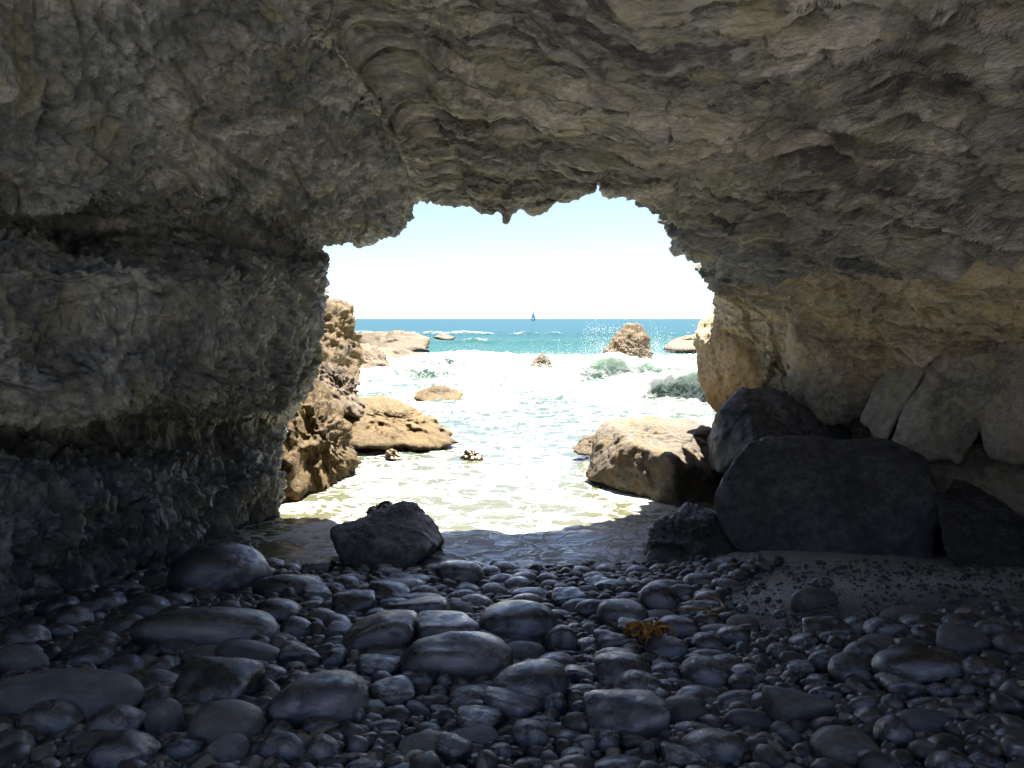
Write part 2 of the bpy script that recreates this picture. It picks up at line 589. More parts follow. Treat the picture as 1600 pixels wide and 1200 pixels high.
    dr += (0.23 * t1 + 0.085 * t2 + 0.022 * streak) * (0.35 + 0.65 * rroof) * (1 - 0.9 * sm)
    def crevice(h, wid, seed, keep):
        f = h - np.floor(h)
        line = np.exp(-((f - 0.5) / wid) ** 2)
        return line * sstep(keep, keep + 0.22, pn(P * np.array([0.9, 0.9, 0.9]) + seed, seed))

    cv = 0.15 * crevice(tws * 2.3 + 0.35 * pn(P * 1.1, 96), 0.06, 97, -0.42)
    cv += 0.085 * crevice(tws * 5.7 + 0.5 * pn(P * 1.3, 98), 0.11, 99, -0.3)
    dr -= cv * (0.45 + 0.55 * rroof) * (1 - 0.85 * slab)
    vert = P[:, 1] * 1.6 + 0.8 * pn(P * np.array([1.0, 1.0, 0.45]), 102)
    dl -= 0.09 * crevice(vert * 1.7, 0.05, 103, -0.05) + 0.05 * crevice(vert * 4.3 + pn(P * 2.0, 104), 0.09, 105, -0.05)
    dl -= 0.10 * crevice(P[:, 2] * 1.3 + 0.25 * P[:, 1] + 0.5 * pn(P * 0.8, 106), 0.03, 107, -0.05)
    dl -= 0.055 * pits(Qw * np.array([5.0, 5.0, 3.6]), 108, 0.33) * amp_pit + 0.03 * pits(Qw * np.array([11.0, 11.0, 8.0]), 109, 0.36)
    dw = 0.08 * blk + 0.03 * blk2 + 0.04 * b1 + 0.025 * b2 + 0.016 * b3 + 0.05 * t1 + 0.02 * t2
    d += (left * dl + roof * dr + right * dw) * (1 - 0.45 * near_mouth)
    d -= 0.05 + 0.06 * near_mouth
    # cracks
    ck = np.abs(pn(Q * 0.9 + 11, 121)) + 0.05 * sstep(-.1, .2, pn(P * 0.8, 122))
    d -= 0.07 * np.exp(-(ck / 0.018) ** 2) * (1 - near_mouth)
    d += 0.022 * fbm(P * 13, 2, 33, gain=0.6)
    # sharpen the mouth's rim with jagged small teeth
    jag = fbm(P * np.array([9, 9, 9]), 2, 131)
    d += 0.05 * near_mouth * jag
    d = d - 0.10 * (1 - near_mouth)
    P = P + Nf * d[:, None]
    G = P.reshape(T, S, 3)
    bed = (tws + 0.02 * pn(P * 4.0, 110)).reshape(T, S)
    cuts = [(0, 9.9, "cave_wall", M_WALL), (9.9, 17.2, "cave_roof", M_ROOF), (17.2, 20, "cave_wall", M_RIGHT)]
    info = ["pitted dark rock wall with an undercut bulge beside the cobbles", "layered scalloped rock ceiling arching over the sea opening",
            "brown cracked rock wall rising behind the fallen boulders"]
    for (a, b, nm, mat), lab in zip(cuts, info):
        i0 = int(np.argmin(np.abs(s - a)))
        i1 = int(np.argmin(np.abs(s - b)))
        sub = G[:, i0:i1 + 1]
        o = mesh_from(nm, sub.reshape(-1, 3), grid_quads(T, i1 - i0 + 1), mat=mat)
        add_attr(o, "bed", bed[:, i0:i1 + 1].ravel())
        tag(o, lab, "cave roof" if "roof" in nm else "cave wall", kind="structure")


build_cave()

# ------------------------------------------------------------------ beach
def build_beach():
    n = NT("beach_gravel")
    co = n.coords()
    v = n.n("ShaderNodeTexVoronoi")
    v.inputs["Scale"].default_value = 70
    n.l(co, v.inputs["Vector"])
    c = n.ramp(n.noise(co, 45, 6, 0.7), [(0.3, (0.05, 0.045, 0.038)), (0.55, (0.13, 0.115, 0.095)), (0.75, (0.26, 0.23, 0.19))])
    c = n.mix(n.range(n.noise(co, 1.6, 4), 0.4, 0.65), c, n.mix(0.5, c, (0.03, 0.028, 0.026)))
    sy = n.n("ShaderNodeSeparateXYZ")
    n.l(co, sy.inputs[0])
    pale = n.math('MULTIPLY', n.range(n.math('ADD', sy.outputs[0], n.math('MULTIPLY', n.noise(co, 2.2, 4), 0.8)), 1.2, 1.9), n.range(n.math('ADD', sy.outputs[1], n.math('MULTIPLY', n.noise(co, 2.0, 4), 0.8)), 4.1, 4.8))
    sandc = n.ramp(n.noise(co, 140, 4, .75), [(.32, (.14, .13, .115)), (.5, (.42, .39, .34)), (.7, (.66, .62, .55))])
    c = n.mix(pale, c, sandc)
    bounce_ground = n.range(sy.outputs[1], 0.6, -0.6)  # pale ground added out of view to bounce sun into the cave
    c = n.mix(bounce_ground, c, n.ramp(n.noise(co, 20, 5, .7), [(.3, (.45, .45, .45)), (.7, (.62, .62, .61))]))
    n.l(c, n.p.inputs["Base Color"])
    n.p.inputs["Roughness"].default_value = 0.55
    b = n.bump(v.outputs["Distance"], 0.9, 0.012)
    b = n.bump(n.noise(co, 160, 4, 0.7), 0.7, 0.006, b)
    n.l(b, n.p.inputs["Normal"])
    xs = np.linspace(-12, 12, 480)
    ys = np.linspace(-12, 9.5, 480)
    X, Y = np.meshgrid(xs, ys)
    P = np.stack([X.ravel(), Y.ravel(), np.zeros(X.size)], -1)
    # unseen crest and hollow, shaped so bounced sun reaches the roof, not the cobbles
    Z = beach_z(P[:, 0], np.maximum(P[:, 1], 1.6))
    hol = 1 - sstep(-0.3, 1.75, P[:, 1])
    Z = Z * (1 - hol) + 0.15 * hol
    Z = Z + 0.035 * fbm(P * 1.3, 4, 201) + 0.012 * fbm(P * 9, 3, 203)
    P[:, 2] = Z
    o = mesh_from("beach", P, grid_quads(480, 480), mat=n.m)
    tag(o, "dark wet gravel and sand beach on the cave floor", "beach", kind="structure")


build_beach()


def build_sky_blocker():
    """unseen dark wall added behind the viewer to block the low rear sky"""
    u = np.linspace(-16, 16, 90)
    v = np.linspace(-1.2, 5.5, 60)
    X, Z = np.meshgrid(u, v)
    P = np.stack([X.ravel(), -10.5 + 0.02 * X.ravel() ** 2 - 0.12 * Z.ravel(), Z.ravel()], -1)
    P[:, 1] += 0.7 * fbm(P * 0.5, 5, 700)
    o = mesh_from("rear_sky_blocker", P, grid_quads(60, 90), mat=M_BOULDER)  # added blocker: keeps low rear sky out of the cobbles' reflections
    tag(o, "unseen dark rock wall added behind the viewer to block low sky", "cliff", kind="structure")


build_sky_blocker()

# ------------------------------------------------------------------ sea
BREAK = [  # breaker ridges: Y centre, amplitude, depth, x centre, half width
    (30.0, 0.75, 2.0, 1.5, 9.0), (22.5, 1.1, 1.4, 5.2, 3.7), (18.0, 0.8, 1.0, 4.6, 2.6), (25.0, 0.5, 1.4, -2.0, 5.0), (58.0, 0.45, 2.0, 2, 30), (84.0, 0.6, 3, 6, 60)]


def sea_height(x, y):
    P = np.stack([x, y, np.zeros_like(x)], -1)
    far = sstep(9, 30, y)
    wob = pn(P * np.array([0.22, 0.1, 1]) + 5, 300)
    z = (0.012 + 0.06 * far) * fbm(P * np.array([1.3, 2.2, 1]), 4, 301)
    z += (0.006 + 0.02 * far) * fbm(P * np.array([5, 8, 1]), 3, 311)
    br = np.zeros_like(x)
    for (yc, am, dp, xc, hw) in BREAK:
        yy = y - (yc + 2.2 * wob + 0.5 * pn(P * np.array([1.1, 0.3, 1]) + yc, 306) + 0.012 * (x - xc) ** 2)
        prof = np.where(yy < 0, np.exp(-(yy / (dp * (0.28 if yc < 32 else 0.6))) ** 2), np.exp(-(yy / (dp * 1.5)) ** 2))
        lat = np.exp(-((x - xc) / hw) ** 4) * (0.65 + 0.6 * pn(P * np.array([0.35, 0.2, 1]) + yc, 305))
        br = np.maximum(br, am * prof * np.clip(lat, 0, 2))
    z += br
    # foam band
    band = sstep(12.5, 18.0, y + 2.5 * pn(P * 0.25, 321)) * (1 - sstep(31, 44, y + 5 * pn(P * np.array([.2, .2, 1]), 322)))
    face = sstep(0.15, 0.5, br) * (np.gradient(z.reshape(SEA_SHAPE), axis=0).ravel() > 0.012) * sstep(-0.1, 0.25, pn(P * np.array([0.4, 0.3, 1]) + 9, 341) + 0.10 * x - 0.1)
    foam = np.clip(band * (0.5 + 0.62 * pn(P * np.array([0.5, 0.7, 1]), 342)) + sstep(0.1, 0.4, br) * 0.45 - 0.55 * face, 0, 0.95)
    z += band * (0.08 * fbm(P * np.array([1.6, 1.6, 1]), 4, 331) + 0.10 * (1 - scallop(P * np.array([3.2, 3.2, 1]), 333)) * foam)
    return z, foam, sstep(0.25, 0.6, br) * sstep(0, 0.4, band)


def build_sea():
    n = NT("sea_water")
    co = n.coords()
    sep = n.n("ShaderNodeSeparateXYZ")
    n.l(co, sep.inputs[0])
    Y = sep.outputs[1]
    foam = n.attr("foam")
    # depth colour: sandy shallows, pale turquoise, deep teal
    c = n.ramp(n.range(Y, 5.0, 105.0, smooth=False), [(0.0, (0.10, 0.098, 0.06)), (0.022, (0.085, 0.085, 0.045)), (0.07, (0.065, 0.085, 0.062)), (0.16, (0.045, 0.085, 0.066)), (0.3, (0.026, 0.074, 0.078)), (0.6, (0.022, 0.066, 0.078)), (1.0, (0.020, 0.058, 0.080))])
    # lacing
    mp = n.n("ShaderNodeMapping")
    mp.inputs["Scale"].default_value = (1.0, 1.25, 1)
    n.l(co, mp.inputs[0])
    wn_ = n.n("ShaderNodeTexNoise")
    wn_.inputs["Scale"].default_value = 1.7
    wn_.inputs["Detail"].default_value = 5
    n.l(mp.outputs[0], wn_.inputs["Vector"])
    add = n.n("ShaderNodeVectorMath", operation='MULTIPLY_ADD')
    n.l(wn_.outputs["Color"], add.inputs[0])
    add.inputs[1].default_value = (0.9, 0.9, 0)
    n.l(mp.outputs[0], add.inputs[2])
    lac = None
    for sc, w in ((2.0, 0.15), (4.6, 0.20)):
        v = n.n("ShaderNodeTexVoronoi")
        v.feature = 'DISTANCE_TO_EDGE'
        v.inputs["Scale"].default_value = sc
        n.l(add.outputs[0], v.inputs["Vector"])
        msk = n.range(n.noise(co, 0.9 + 0.3 * sc, 5, 0.6), 0.36, 0.56)
        e = n.math('MULTIPLY', n.range(v.outputs["Distance"], 0.0, w, 1, 0), msk)
        lac = e if lac is None else n.math('MAXIMUM', lac, e)
    patch = n.range(n.noise(add.outputs[0], 1.1, 9, 0.74), 0.47, 0.60)
    lac = n.math('MAXIMUM', lac, n.math('MULTIPLY', patch, 0.9))
    la = n.attr("lace")
    lacamt = n.math('MULTIPLY', n.range(n.math('ADD', lac, n.math('MULTIPLY', la, 0.5)), 0.85, 1.45), n.range(la, 0.05, 0.6))
    nz = n.noise(n.coords((0.8, 1.3, 1.3)), 2.6, 12, 0.78, 0.4)
    solid = n.range(n.math('ADD', n.math('MULTIPLY', foam, 0.5), nz), 0.70, 0.84)
    fm = n.math('MAXIMUM', solid, lacamt, clamp=True)
    c = n.mix(n.attr("wave"), c, (0.36, 0.50, 0.37))  # breakers painted paler to stand in for sunlight shining through them
    fcol = n.ramp(n.noise(co, 1.9, 9, 0.75), [(0.32, (0.40, 0.45, 0.42)), (0.5, (0.60, 0.62, 0.59)), (0.68, (0.76, 0.76, 0.74))])
    thin = n.mix(n.math('MULTIPLY', lacamt, 0.5), c, fcol)
    n.l(n.mix(solid, thin, fcol), n.p.inputs["Base Color"])
    n.l(n.range(fm, 0, 1, 0.09, 0.75), n.p.inputs["Roughness"])
    n.p.inputs["IOR"].default_value = 1.33
    n.l(n.range(Y, 8, 30, 1.0, 0.03), n.p.inputs["Specular IOR Level"])
    near = n.noise(n.coords((1.0, 1.7, 1)), 7.0, 5, 0.6, 0.6)
    far = n.noise(n.coords((0.4, 1.0, 1)), 1.5, 7, 0.65, 0.3)
    b = n.bump(near, 0.5, 0.022)
    bd = n.n("ShaderNodeBump")
    n.l(n.range(Y, 9, 60, 0.02, 0.22), bd.inputs["Distance"])
    bd.inputs["Strength"].default_value = 0.8
    n.l(far, bd.inputs["Height"])
    n.l(b, bd.inputs["Normal"])
    b = n.bump(fm, 0.4, 0.03, bd.outputs[0])
    n.l(b, n.p.inputs["Normal"])
    # beyond the channel the wave slopes facing the shore hide most of the grazing mirror of the sky
    df = n.n("ShaderNodeBsdfDiffuse")
    n.l(n.p.inputs["Base Color"].links[0].from_socket, df.inputs["Color"])
    n.l(b, df.inputs["Normal"])
    ms = n.n("ShaderNodeMixShader")
    n.l(n.range(Y, 11, 40, 0.0, 0.82), ms.inputs[0])
    n.l(n.p.outputs[0], ms.inputs[1])
    n.l(df.outputs[0], ms.inputs[2])
    n.l(ms.outputs[0], n.t.nodes["Material Output"].inputs["Surface"])

    ys = np.concatenate([np.linspace(4.6, 12, 200, endpoint=False), np.linspace(12, 36, 560, endpoint=False), np.linspace(36, 110, 260, endpoint=False),
                         np.geomspace(110, 9000, 60)])
    u = np.linspace(-1, 1, 520)
    half = np.interp(ys, [4.6, 12, 40, 110, 9000], [4.5, 8.0, 22.0, 80, 9000])
    X = half[:, None] * u[None, :]
    Yg = np.repeat(ys[:, None], len(u), 1)
    global SEA_SHAPE
    SEA_SHAPE = X.shape
    x, y = X.ravel(), Yg.ravel()
    z, fo, br = sea_height(x, y)
    z = np.where(y > 115, 0.0, z)
    o = mesh_from("sea", np.stack([x, y, z], -1), grid_quads(len(ys), len(u)), mat=n.m)
    P = np.stack([x, y, np.zeros_like(x)], -1)
    lace = (0.72 + 0.28 * sstep(6.2, 8.2, y + 0.8 * pn(P * 0.7, 351))) * (1 - 0.35 * sstep(9.5, 12.5, y)) * (1 - 0.62 * sstep(34, 48, y)) * (1 - 0.8 * sstep(75, 160, y))
    add_attr(o, "foam", fo)
    add_attr(o, "wave", br)
    add_attr(o, "lace", lace)
    tag(o, "foaming turquoise sea washing into the cave mouth", "sea", kind="structure")


build_sea()

# ------------------------------------------------------------------ faceted boulders from their corner points
def hull_planes(pts):
    bm = bmesh.new()
    for p in pts:
        bm.verts.new(p)
    bmesh.ops.convex_hull(bm, input=bm.verts)
    bm.normal_update()
    c = np.mean(pts, axis=0)
    pl = []
    for f in bm.faces:
        nn = np.array(f.normal)
        if np.linalg.norm(nn) < 0.5:
            continue
        dd = float(np.dot(nn, np.array(f.verts[0].co) - c))
        if dd < 0:
            nn, dd = -nn, -dd
        if dd < 1e-4:
            continue
        for q in pl:
            if np.dot(q[0], nn) > 0.985:
                break
        else:
            pl.append((nn, dd))
    bm.free()
    return c, np.array([p[0] for p in pl]), np.array([p[1] for p in pl])


def rock(name, pts, mat, label, cat="rock", sub=6, p=16, amp=0.05, fscale=2.5, pit=0.02, pitscale=9, seed=1, group=None, fine=0.008, squash=(1, 1, 1)):
    pts = np.array([np.asarray(q, float) for q in pts])
    c, N, D = hull_planes(pts)
    U, T = ico(sub)
    q = np.maximum(U @ N.T, 0) / D[None, :]
    r = 1.0 / (np.sum(q ** p, axis=1) ** (1.0 / p))
    V = U * r[:, None]
    W = (V + c) * np.array(squash)
    dd = amp * fbm(W * fscale, 5, 400 + seed, gain=0.55) + fine * fbm(W * 22, 3, 440 + seed)
    if pit:
        dd = dd + pit * (scallop(W * pitscale, 470 + seed) - 0.5)
    ckr = np.abs(pn(W * fscale * 0.55 + seed, 480 + seed)) + 0.04 * sstep(-.15, .1, pn(W * 1.3, 490 + seed))
    dd = dd - 0.5 * amp * np.exp(-(ckr / 0.016) ** 2) + 0.5 * amp * blocks(W * fscale * 0.9, 495 + seed)
    V = V + U * dd[:, None]
    base = np.array([c[0], c[1], pts[:, 2].min()])
    o = mesh_from(name, V + (c - base), tris=T, mat=mat)
    o.location = base
    tag(o, label, cat, group)
    return o


def px(l):
    return [at(*q) for q in l]


def boulders():
    # dark boulder standing in the shallows
    rock("boulder", px([(520, 826, 6.0), (524, 850, 5.75), (535, 885, 5.7), (640, 890, 5.65), (668, 856, 5.8), (692, 845, 6.2), (664, 800, 6.3), (652, 782, 6.4),
                        (622, 784, 6.3), (575, 812, 6.2), (545, 820, 6.3), (560, 880, 6.9), (690, 870, 6.8)]),
         M_BOULDER, "dark wedge-shaped boulder standing alone in the shallow water", "boulder", p=48, amp=0.035, pit=0.012, seed=2)
    # sun and shade boulder
    rock("boulder", px([(916, 745, 8.9), (920, 690, 9.2), (945, 655, 9.5), (1020, 644, 9.9), (1075, 660, 9.6), (1115, 668, 9.2), (1125, 740, 8.2), (1060, 800, 7.7),
                        (1045, 712, 8.0), (985, 690, 8.5), (990, 772, 8.2), (930, 750, 8.7), (1130, 800, 8.0), (960, 740, 10.2), (1120, 720, 10.0)]),
         M_PALE, "big blocky boulder with a golden sunlit top at the water's edge", "boulder", p=40, amp=0.06, pit=0.02, pitscale=9, seed=3)
    rock("rock", px([(893, 702, 10.4), (905, 686, 10.5), (930, 680, 10.6), (945, 690, 10.6), (945, 712, 10.3), (900, 711, 10.2), (930, 700, 11.0)]),
         M_BROWN, "small brown rock in the foam touching the big golden-topped boulder", "rock", sub=5, amp=0.03, seed=4)
    # peaked boulder
    rock("boulder", px([(1106, 668, 8.0), (1120, 645, 7.7), (1160, 597, 7.9), (1190, 600, 7.9), (1260, 640, 7.8), (1335, 680, 7.4), (1340, 760, 7.2), (1118, 740, 7.3),
                        (1180, 690, 7.0), (1200, 640, 8.7), (1320, 700, 8.3), (1110, 730, 8.4)]),
         M_BOULDER, "peaked dark boulder leaning behind the large flat-faced slab", "boulder", p=60, amp=0.05, pit=0.015, seed=5)
    # the large dark slab
    rock("boulder", px([(1116, 790, 6.0), (1128, 740, 6.1), (1165, 690, 6.25), (1195, 682, 6.3), (1290, 684, 6.2), (1400, 690, 6.0), (1445, 715, 5.8), (1470, 780, 5.5),
                        (1460, 880, 5.4), (1300, 890, 5.5), (1150, 860, 5.8), (1180, 720, 7.0), (1420, 720, 6.8), (1140, 860, 6.7), (1450, 860, 6.5)]),
         M_BOULDER, "huge flat-faced dark boulder with a pale rim beside the sand", "boulder", p=50, amp=0.03, pit=0.012, seed=6)
    # wet boulder
    rock("boulder", px([(998, 858, 6.0), (1020, 825, 6.1), (1060, 795, 6.3), (1085, 793, 6.3), (1120, 815, 6.1), (1170, 855, 5.9), (1160, 890, 5.7), (1060, 892, 5.6), (1005, 880, 5.7),
                        (1050, 850, 6.8), (1150, 850, 6.8)]),
         M_WET, "glossy wet boulder at the waterline in front of the flat-faced one", "boulder", p=22, amp=0.08, pit=0.025, pitscale=8, seed=7)
    rock("rock", px([(1115, 905, 5.5), (1125, 880, 5.6), (1160, 868, 5.8), (1200, 880, 5.7), (1208, 905, 5.5), (1150, 920, 5.3), (1180, 890, 6.0)]),
         M_WET, "wrinkled wet rock on the sand's edge below the glossy boulder", "rock", sub=5, p=10, amp=0.05, pit=0.02, seed=8)
    rock("rock", px([(1174, 868, 5.7), (1190, 853, 5.8), (1235, 850, 5.9), (1255, 866, 5.8), (1240, 884, 5.5), (1185, 882, 5.5), (1220, 866, 6.1)]),
         M_WET, "low wet rock at the foot of the flat-faced boulder", "rock", sub=5, p=10, amp=0.04, pit=0.02, seed=9)
    rock("rock", px([(1235, 870, 5.85), (1245, 842, 5.9), (1285, 838, 5.95), (1310, 862, 5.8), (1290, 878, 5.6), (1250, 880, 5.6), (1270, 860, 6.1)]),
         M_BOULDER, "small dull rock tucked under the flat-faced boulder beside the sand", "rock", sub=5, p=10, amp=0.03, seed=19)
    rock("rock", px([(905, 925, 5.35), (925, 905, 5.6), (985, 890, 5.9), (1060, 880, 5.8), (1112, 884, 5.6), (1118, 915, 5.2), (1040, 940, 4.95), (950, 935, 5.1), (1050, 900, 6.1)]),
         M_WET, "long low wet rock lying between the cobbles and the water", "rock", p=10, amp=0.05, pit=0.015, pitscale=6, seed=10)
    # right side rocks
    rock("boulder", px([(1455, 800, 5.3), (1470, 762, 5.6), (1510, 752, 5.9), (1570, 790, 5.7), (1640, 830, 5.3), (1640, 900, 4.9), (1480, 890, 5.0), (1550, 820, 6.2)]),
         M_WET, "streaked shiny boulder against the cave wall past the sand", "boulder", p=12, amp=0.06, pit=0.03, pitscale=6, seed=11)
    rock("boulder", px([(1343, 655, 6.9), (1400, 548, 7.1), (1478, 468, 7.25), (1505, 474, 7.1), (1462, 540, 6.7), (1408, 640, 6.5), (1378, 702, 6.5), (1500, 500, 7.9), (1400, 680, 7.7)]),
         M_SLAB, "narrow pale slab standing on edge left of a diagonal crack", "boulder", p=90, amp=0.04, pit=0.015, pitscale=9, seed=12)
    rock("boulder", px([(1384, 706, 6.42), (1412, 645, 6.45), (1468, 545, 6.6), (1512, 474, 7.0), (1575, 478, 6.8), (1592, 545, 6.0), (1545, 660, 5.85), (1500, 724, 6.0), (1440, 722, 6.2),
                        (1500, 700, 7.4), (1580, 500, 7.6)]),
         M_SLAB, "broad pale leaning slab to the right of a diagonal crack", "boulder", p=90, amp=0.05, pit=0.015, pitscale=9, seed=17)
    rock("boulder", px([(1520, 650, 5.9), (1545, 540, 6.0), (1580, 485, 6.1), (1680, 470, 5.6), (1720, 600, 5.0), (1700, 760, 4.9), (1540, 712, 5.7), (1600, 640, 5.3), (1600, 700, 6.6), (1560, 560, 6.6)]),
         M_RIGHT, "greenish rock block jammed against the wall beside the broad leaning slab", "boulder", p=90, amp=0.05, pit=0.015, pitscale=9, seed=13)
    rock("boulder", px([(1440, 800, 6.1), (1420, 715, 6.5), (1500, 690, 6.4), (1620, 690, 5.7), (1680, 800, 5.4), (1560, 830, 5.5), (1470, 850, 5.9), (1540, 760, 6.9)]),
         M_RIGHT, "shadowed boulder wedged beneath the pale leaning slabs", "boulder", p=40, amp=0.06, pit=0.02, pitscale=9, seed=14)
    rock("boulder", px([(1079, 530, 9.3), (1084, 575, 9.2), (1100, 620, 9.1), (1122, 645, 9.1), (1170, 660, 8.7), (1240, 640, 8.3), (1230, 520, 8.4), (1180, 470, 8.8), (1130, 478, 9.2),
                        (1095, 498, 9.4), (1150, 560, 8.5), (1160, 620, 10.2), (1180, 500, 10.2)]),
         M_BOUNCE_LIT, "amber-lit rounded rock hanging at the edge of the cave mouth", "boulder", p=26, amp=0.05, pit=0.02, seed=15)
    rock("boulder", px([(1230, 600, 7.9), (1225, 470, 7.9), (1330, 455, 7.3), (1450, 480, 7.0), (1420, 560, 7.0), (1345, 660, 7.1), (1280, 660, 7.4), (1300, 560, 8.6)]),
         M_RIGHT, "broad brown rock face behind the peaked boulder", "boulder", p=90, amp=0.06, pit=0.02, pitscale=8, seed=16)
    # sunlit rocks outside on the left
    rock("rock", px([(440, 800, 7.9), (470, 785, 8.0), (555, 742, 9.3), (553, 690, 9.5), (535, 640, 9.6), (510, 600, 9.6), (485, 590, 9.2), (440, 640, 8.2), (430, 720, 7.8),
                     (380, 640, 9.5), (380, 780, 9.4), (520, 720, 10.6)]),
         M_GOLD, "knobbly golden sunlit rock jutting from under the overhanging wall", "rock", p=16, amp=0.13, fscale=4.6, pit=0.03, pitscale=11, fine=.045, seed=21)
    rock("rock", px([(500, 640, 11.0), (505, 560, 12.0), (530, 575, 12.5), (560, 610, 12.5), (562, 650, 11.5), (470, 640, 12.0), (520, 620, 13.5)]),
         M_BROWN, "rough brown rock splashed by foam between the cliff and the ledge", "rock", p=16, amp=0.14, pit=0.08, pitscale=6, fine=.03, seed=22)
    rock("rock_ledge", px([(505, 690, 10.8), (525, 622, 13.0), (590, 616, 13.6), (640, 630, 13.3), (690, 665, 12.2), (718, 688, 11.5), (690, 702, 11.0), (560, 700, 10.6), (560, 650, 11.6), (640, 690, 13.5)]),
         M_GOLD, "long sloping golden rock ledge running out into the foam", "rock ledge", p=18, amp=0.13, fscale=3.0, pit=0.08, pitscale=7, fine=.025, seed=23)
    rock("rock", px([(635, 624, 18.2), (660, 606, 18.6), (690, 600, 18.8), (722, 612, 18.6), (725, 624, 18.0), (680, 632, 17.6), (680, 615, 19.6)]),
         M_GOLD, "low weedy rock awash beyond the golden ledge", "rock", sub=5, p=8, amp=0.10, pit=0.05, pitscale=4, seed=24)
    rock("cliff", px([(380, 640, 21), (380, 440, 23), (505, 462, 23), (545, 470, 23), (556, 500, 23), (566, 560, 22.5), (560, 605, 21.5), (480, 620, 20.5), (500, 560, 26), (380, 560, 27)]),
         M_GOLD, "steep golden cliff standing in the surf beyond the cave wall", "cliff", p=40, amp=0.16, fscale=2.0, pit=0.10, pitscale=4, seed=25, fine=0.03)
    rock("rock", px([(545, 600, 25), (552, 535, 28), (600, 548, 28), (614, 578, 27), (600, 590, 25.5), (560, 560, 30)]),
         M_BROWN, "rough brown rock at the foot of the golden cliff", "rock", sub=5, p=10, amp=0.25, fscale=1.2, pit=0.12, pitscale=2, seed=26)
    rock("rock_shelf", px([(560, 575, 34), (575, 541, 37), (640, 545, 37), (692, 560, 36), (680, 578, 33), (600, 560, 40)]),
         M_BROWN, "flat brown shelf of rock just above the breaking foam", "rock shelf", sub=5, p=10, amp=0.2, fscale=0.9, pit=0.1, pitscale=1.6, seed=27)
    rock("rock_shelf", px([(555, 552, 45), (562, 519, 47), (650, 518, 47), (673, 530, 46), (672, 552, 44), (600, 540, 52)]),
         M_BROWN, "low flat-topped dark shelf of rock farther out to sea", "rock shelf", sub=5, p=18, amp=0.2, fscale=0.8, pit=0.08, pitscale=1.5, seed=28)
    rock("rock", px([(670, 529, 68), (690, 520, 70), (700, 524, 70), (718, 528, 69), (700, 534, 66), (695, 528, 73)]),
         M_BROWN, "tiny dark reef awash off the end of the farthest shelf", "rock", sub=4, p=8, amp=0.15, fscale=0.8, pit=0.08, pitscale=1, seed=29)
    rock("sea_stack", px([(936, 590, 27.5), (942, 548, 28), (968, 525, 28.2), (975, 504, 28.5), (1003, 506, 28.5), (1018, 535, 28.2), (1024, 590, 27.5), (980, 590, 26.8), (985, 560, 29.6), (960, 580, 29.4)]),
         M_GOLD, "pointed brown rock standing up out of the breaking waves", "sea stack", p=16, amp=0.09, fscale=2.2, pit=0.03, pitscale=5, seed=30, fine=0.02)
    rock("rock", px([(828, 590, 28), (832, 560, 28.3), (848, 549, 28.5), (864, 565, 28.3), (862, 590, 28), (848, 585, 27.4), (848, 575, 29)]),
         M_BROWN, "small rock almost buried in white spray out in the surf", "rock", sub=5, p=8, amp=0.12, pit=0.06, pitscale=3, seed=31)
    rock("rock", px([(1030, 548, 44), (1045, 530, 45), (1085, 521, 46), (1130, 522, 46), (1130, 550, 43), (1060, 552, 42), (1080, 540, 50)]),
         M_BROWN, "pale low rock behind the amber-lit rock at the opening", "rock", sub=5, p=10, amp=0.15, fscale=0.8, pit=0.08, pitscale=1.5, seed=32)


boulders()
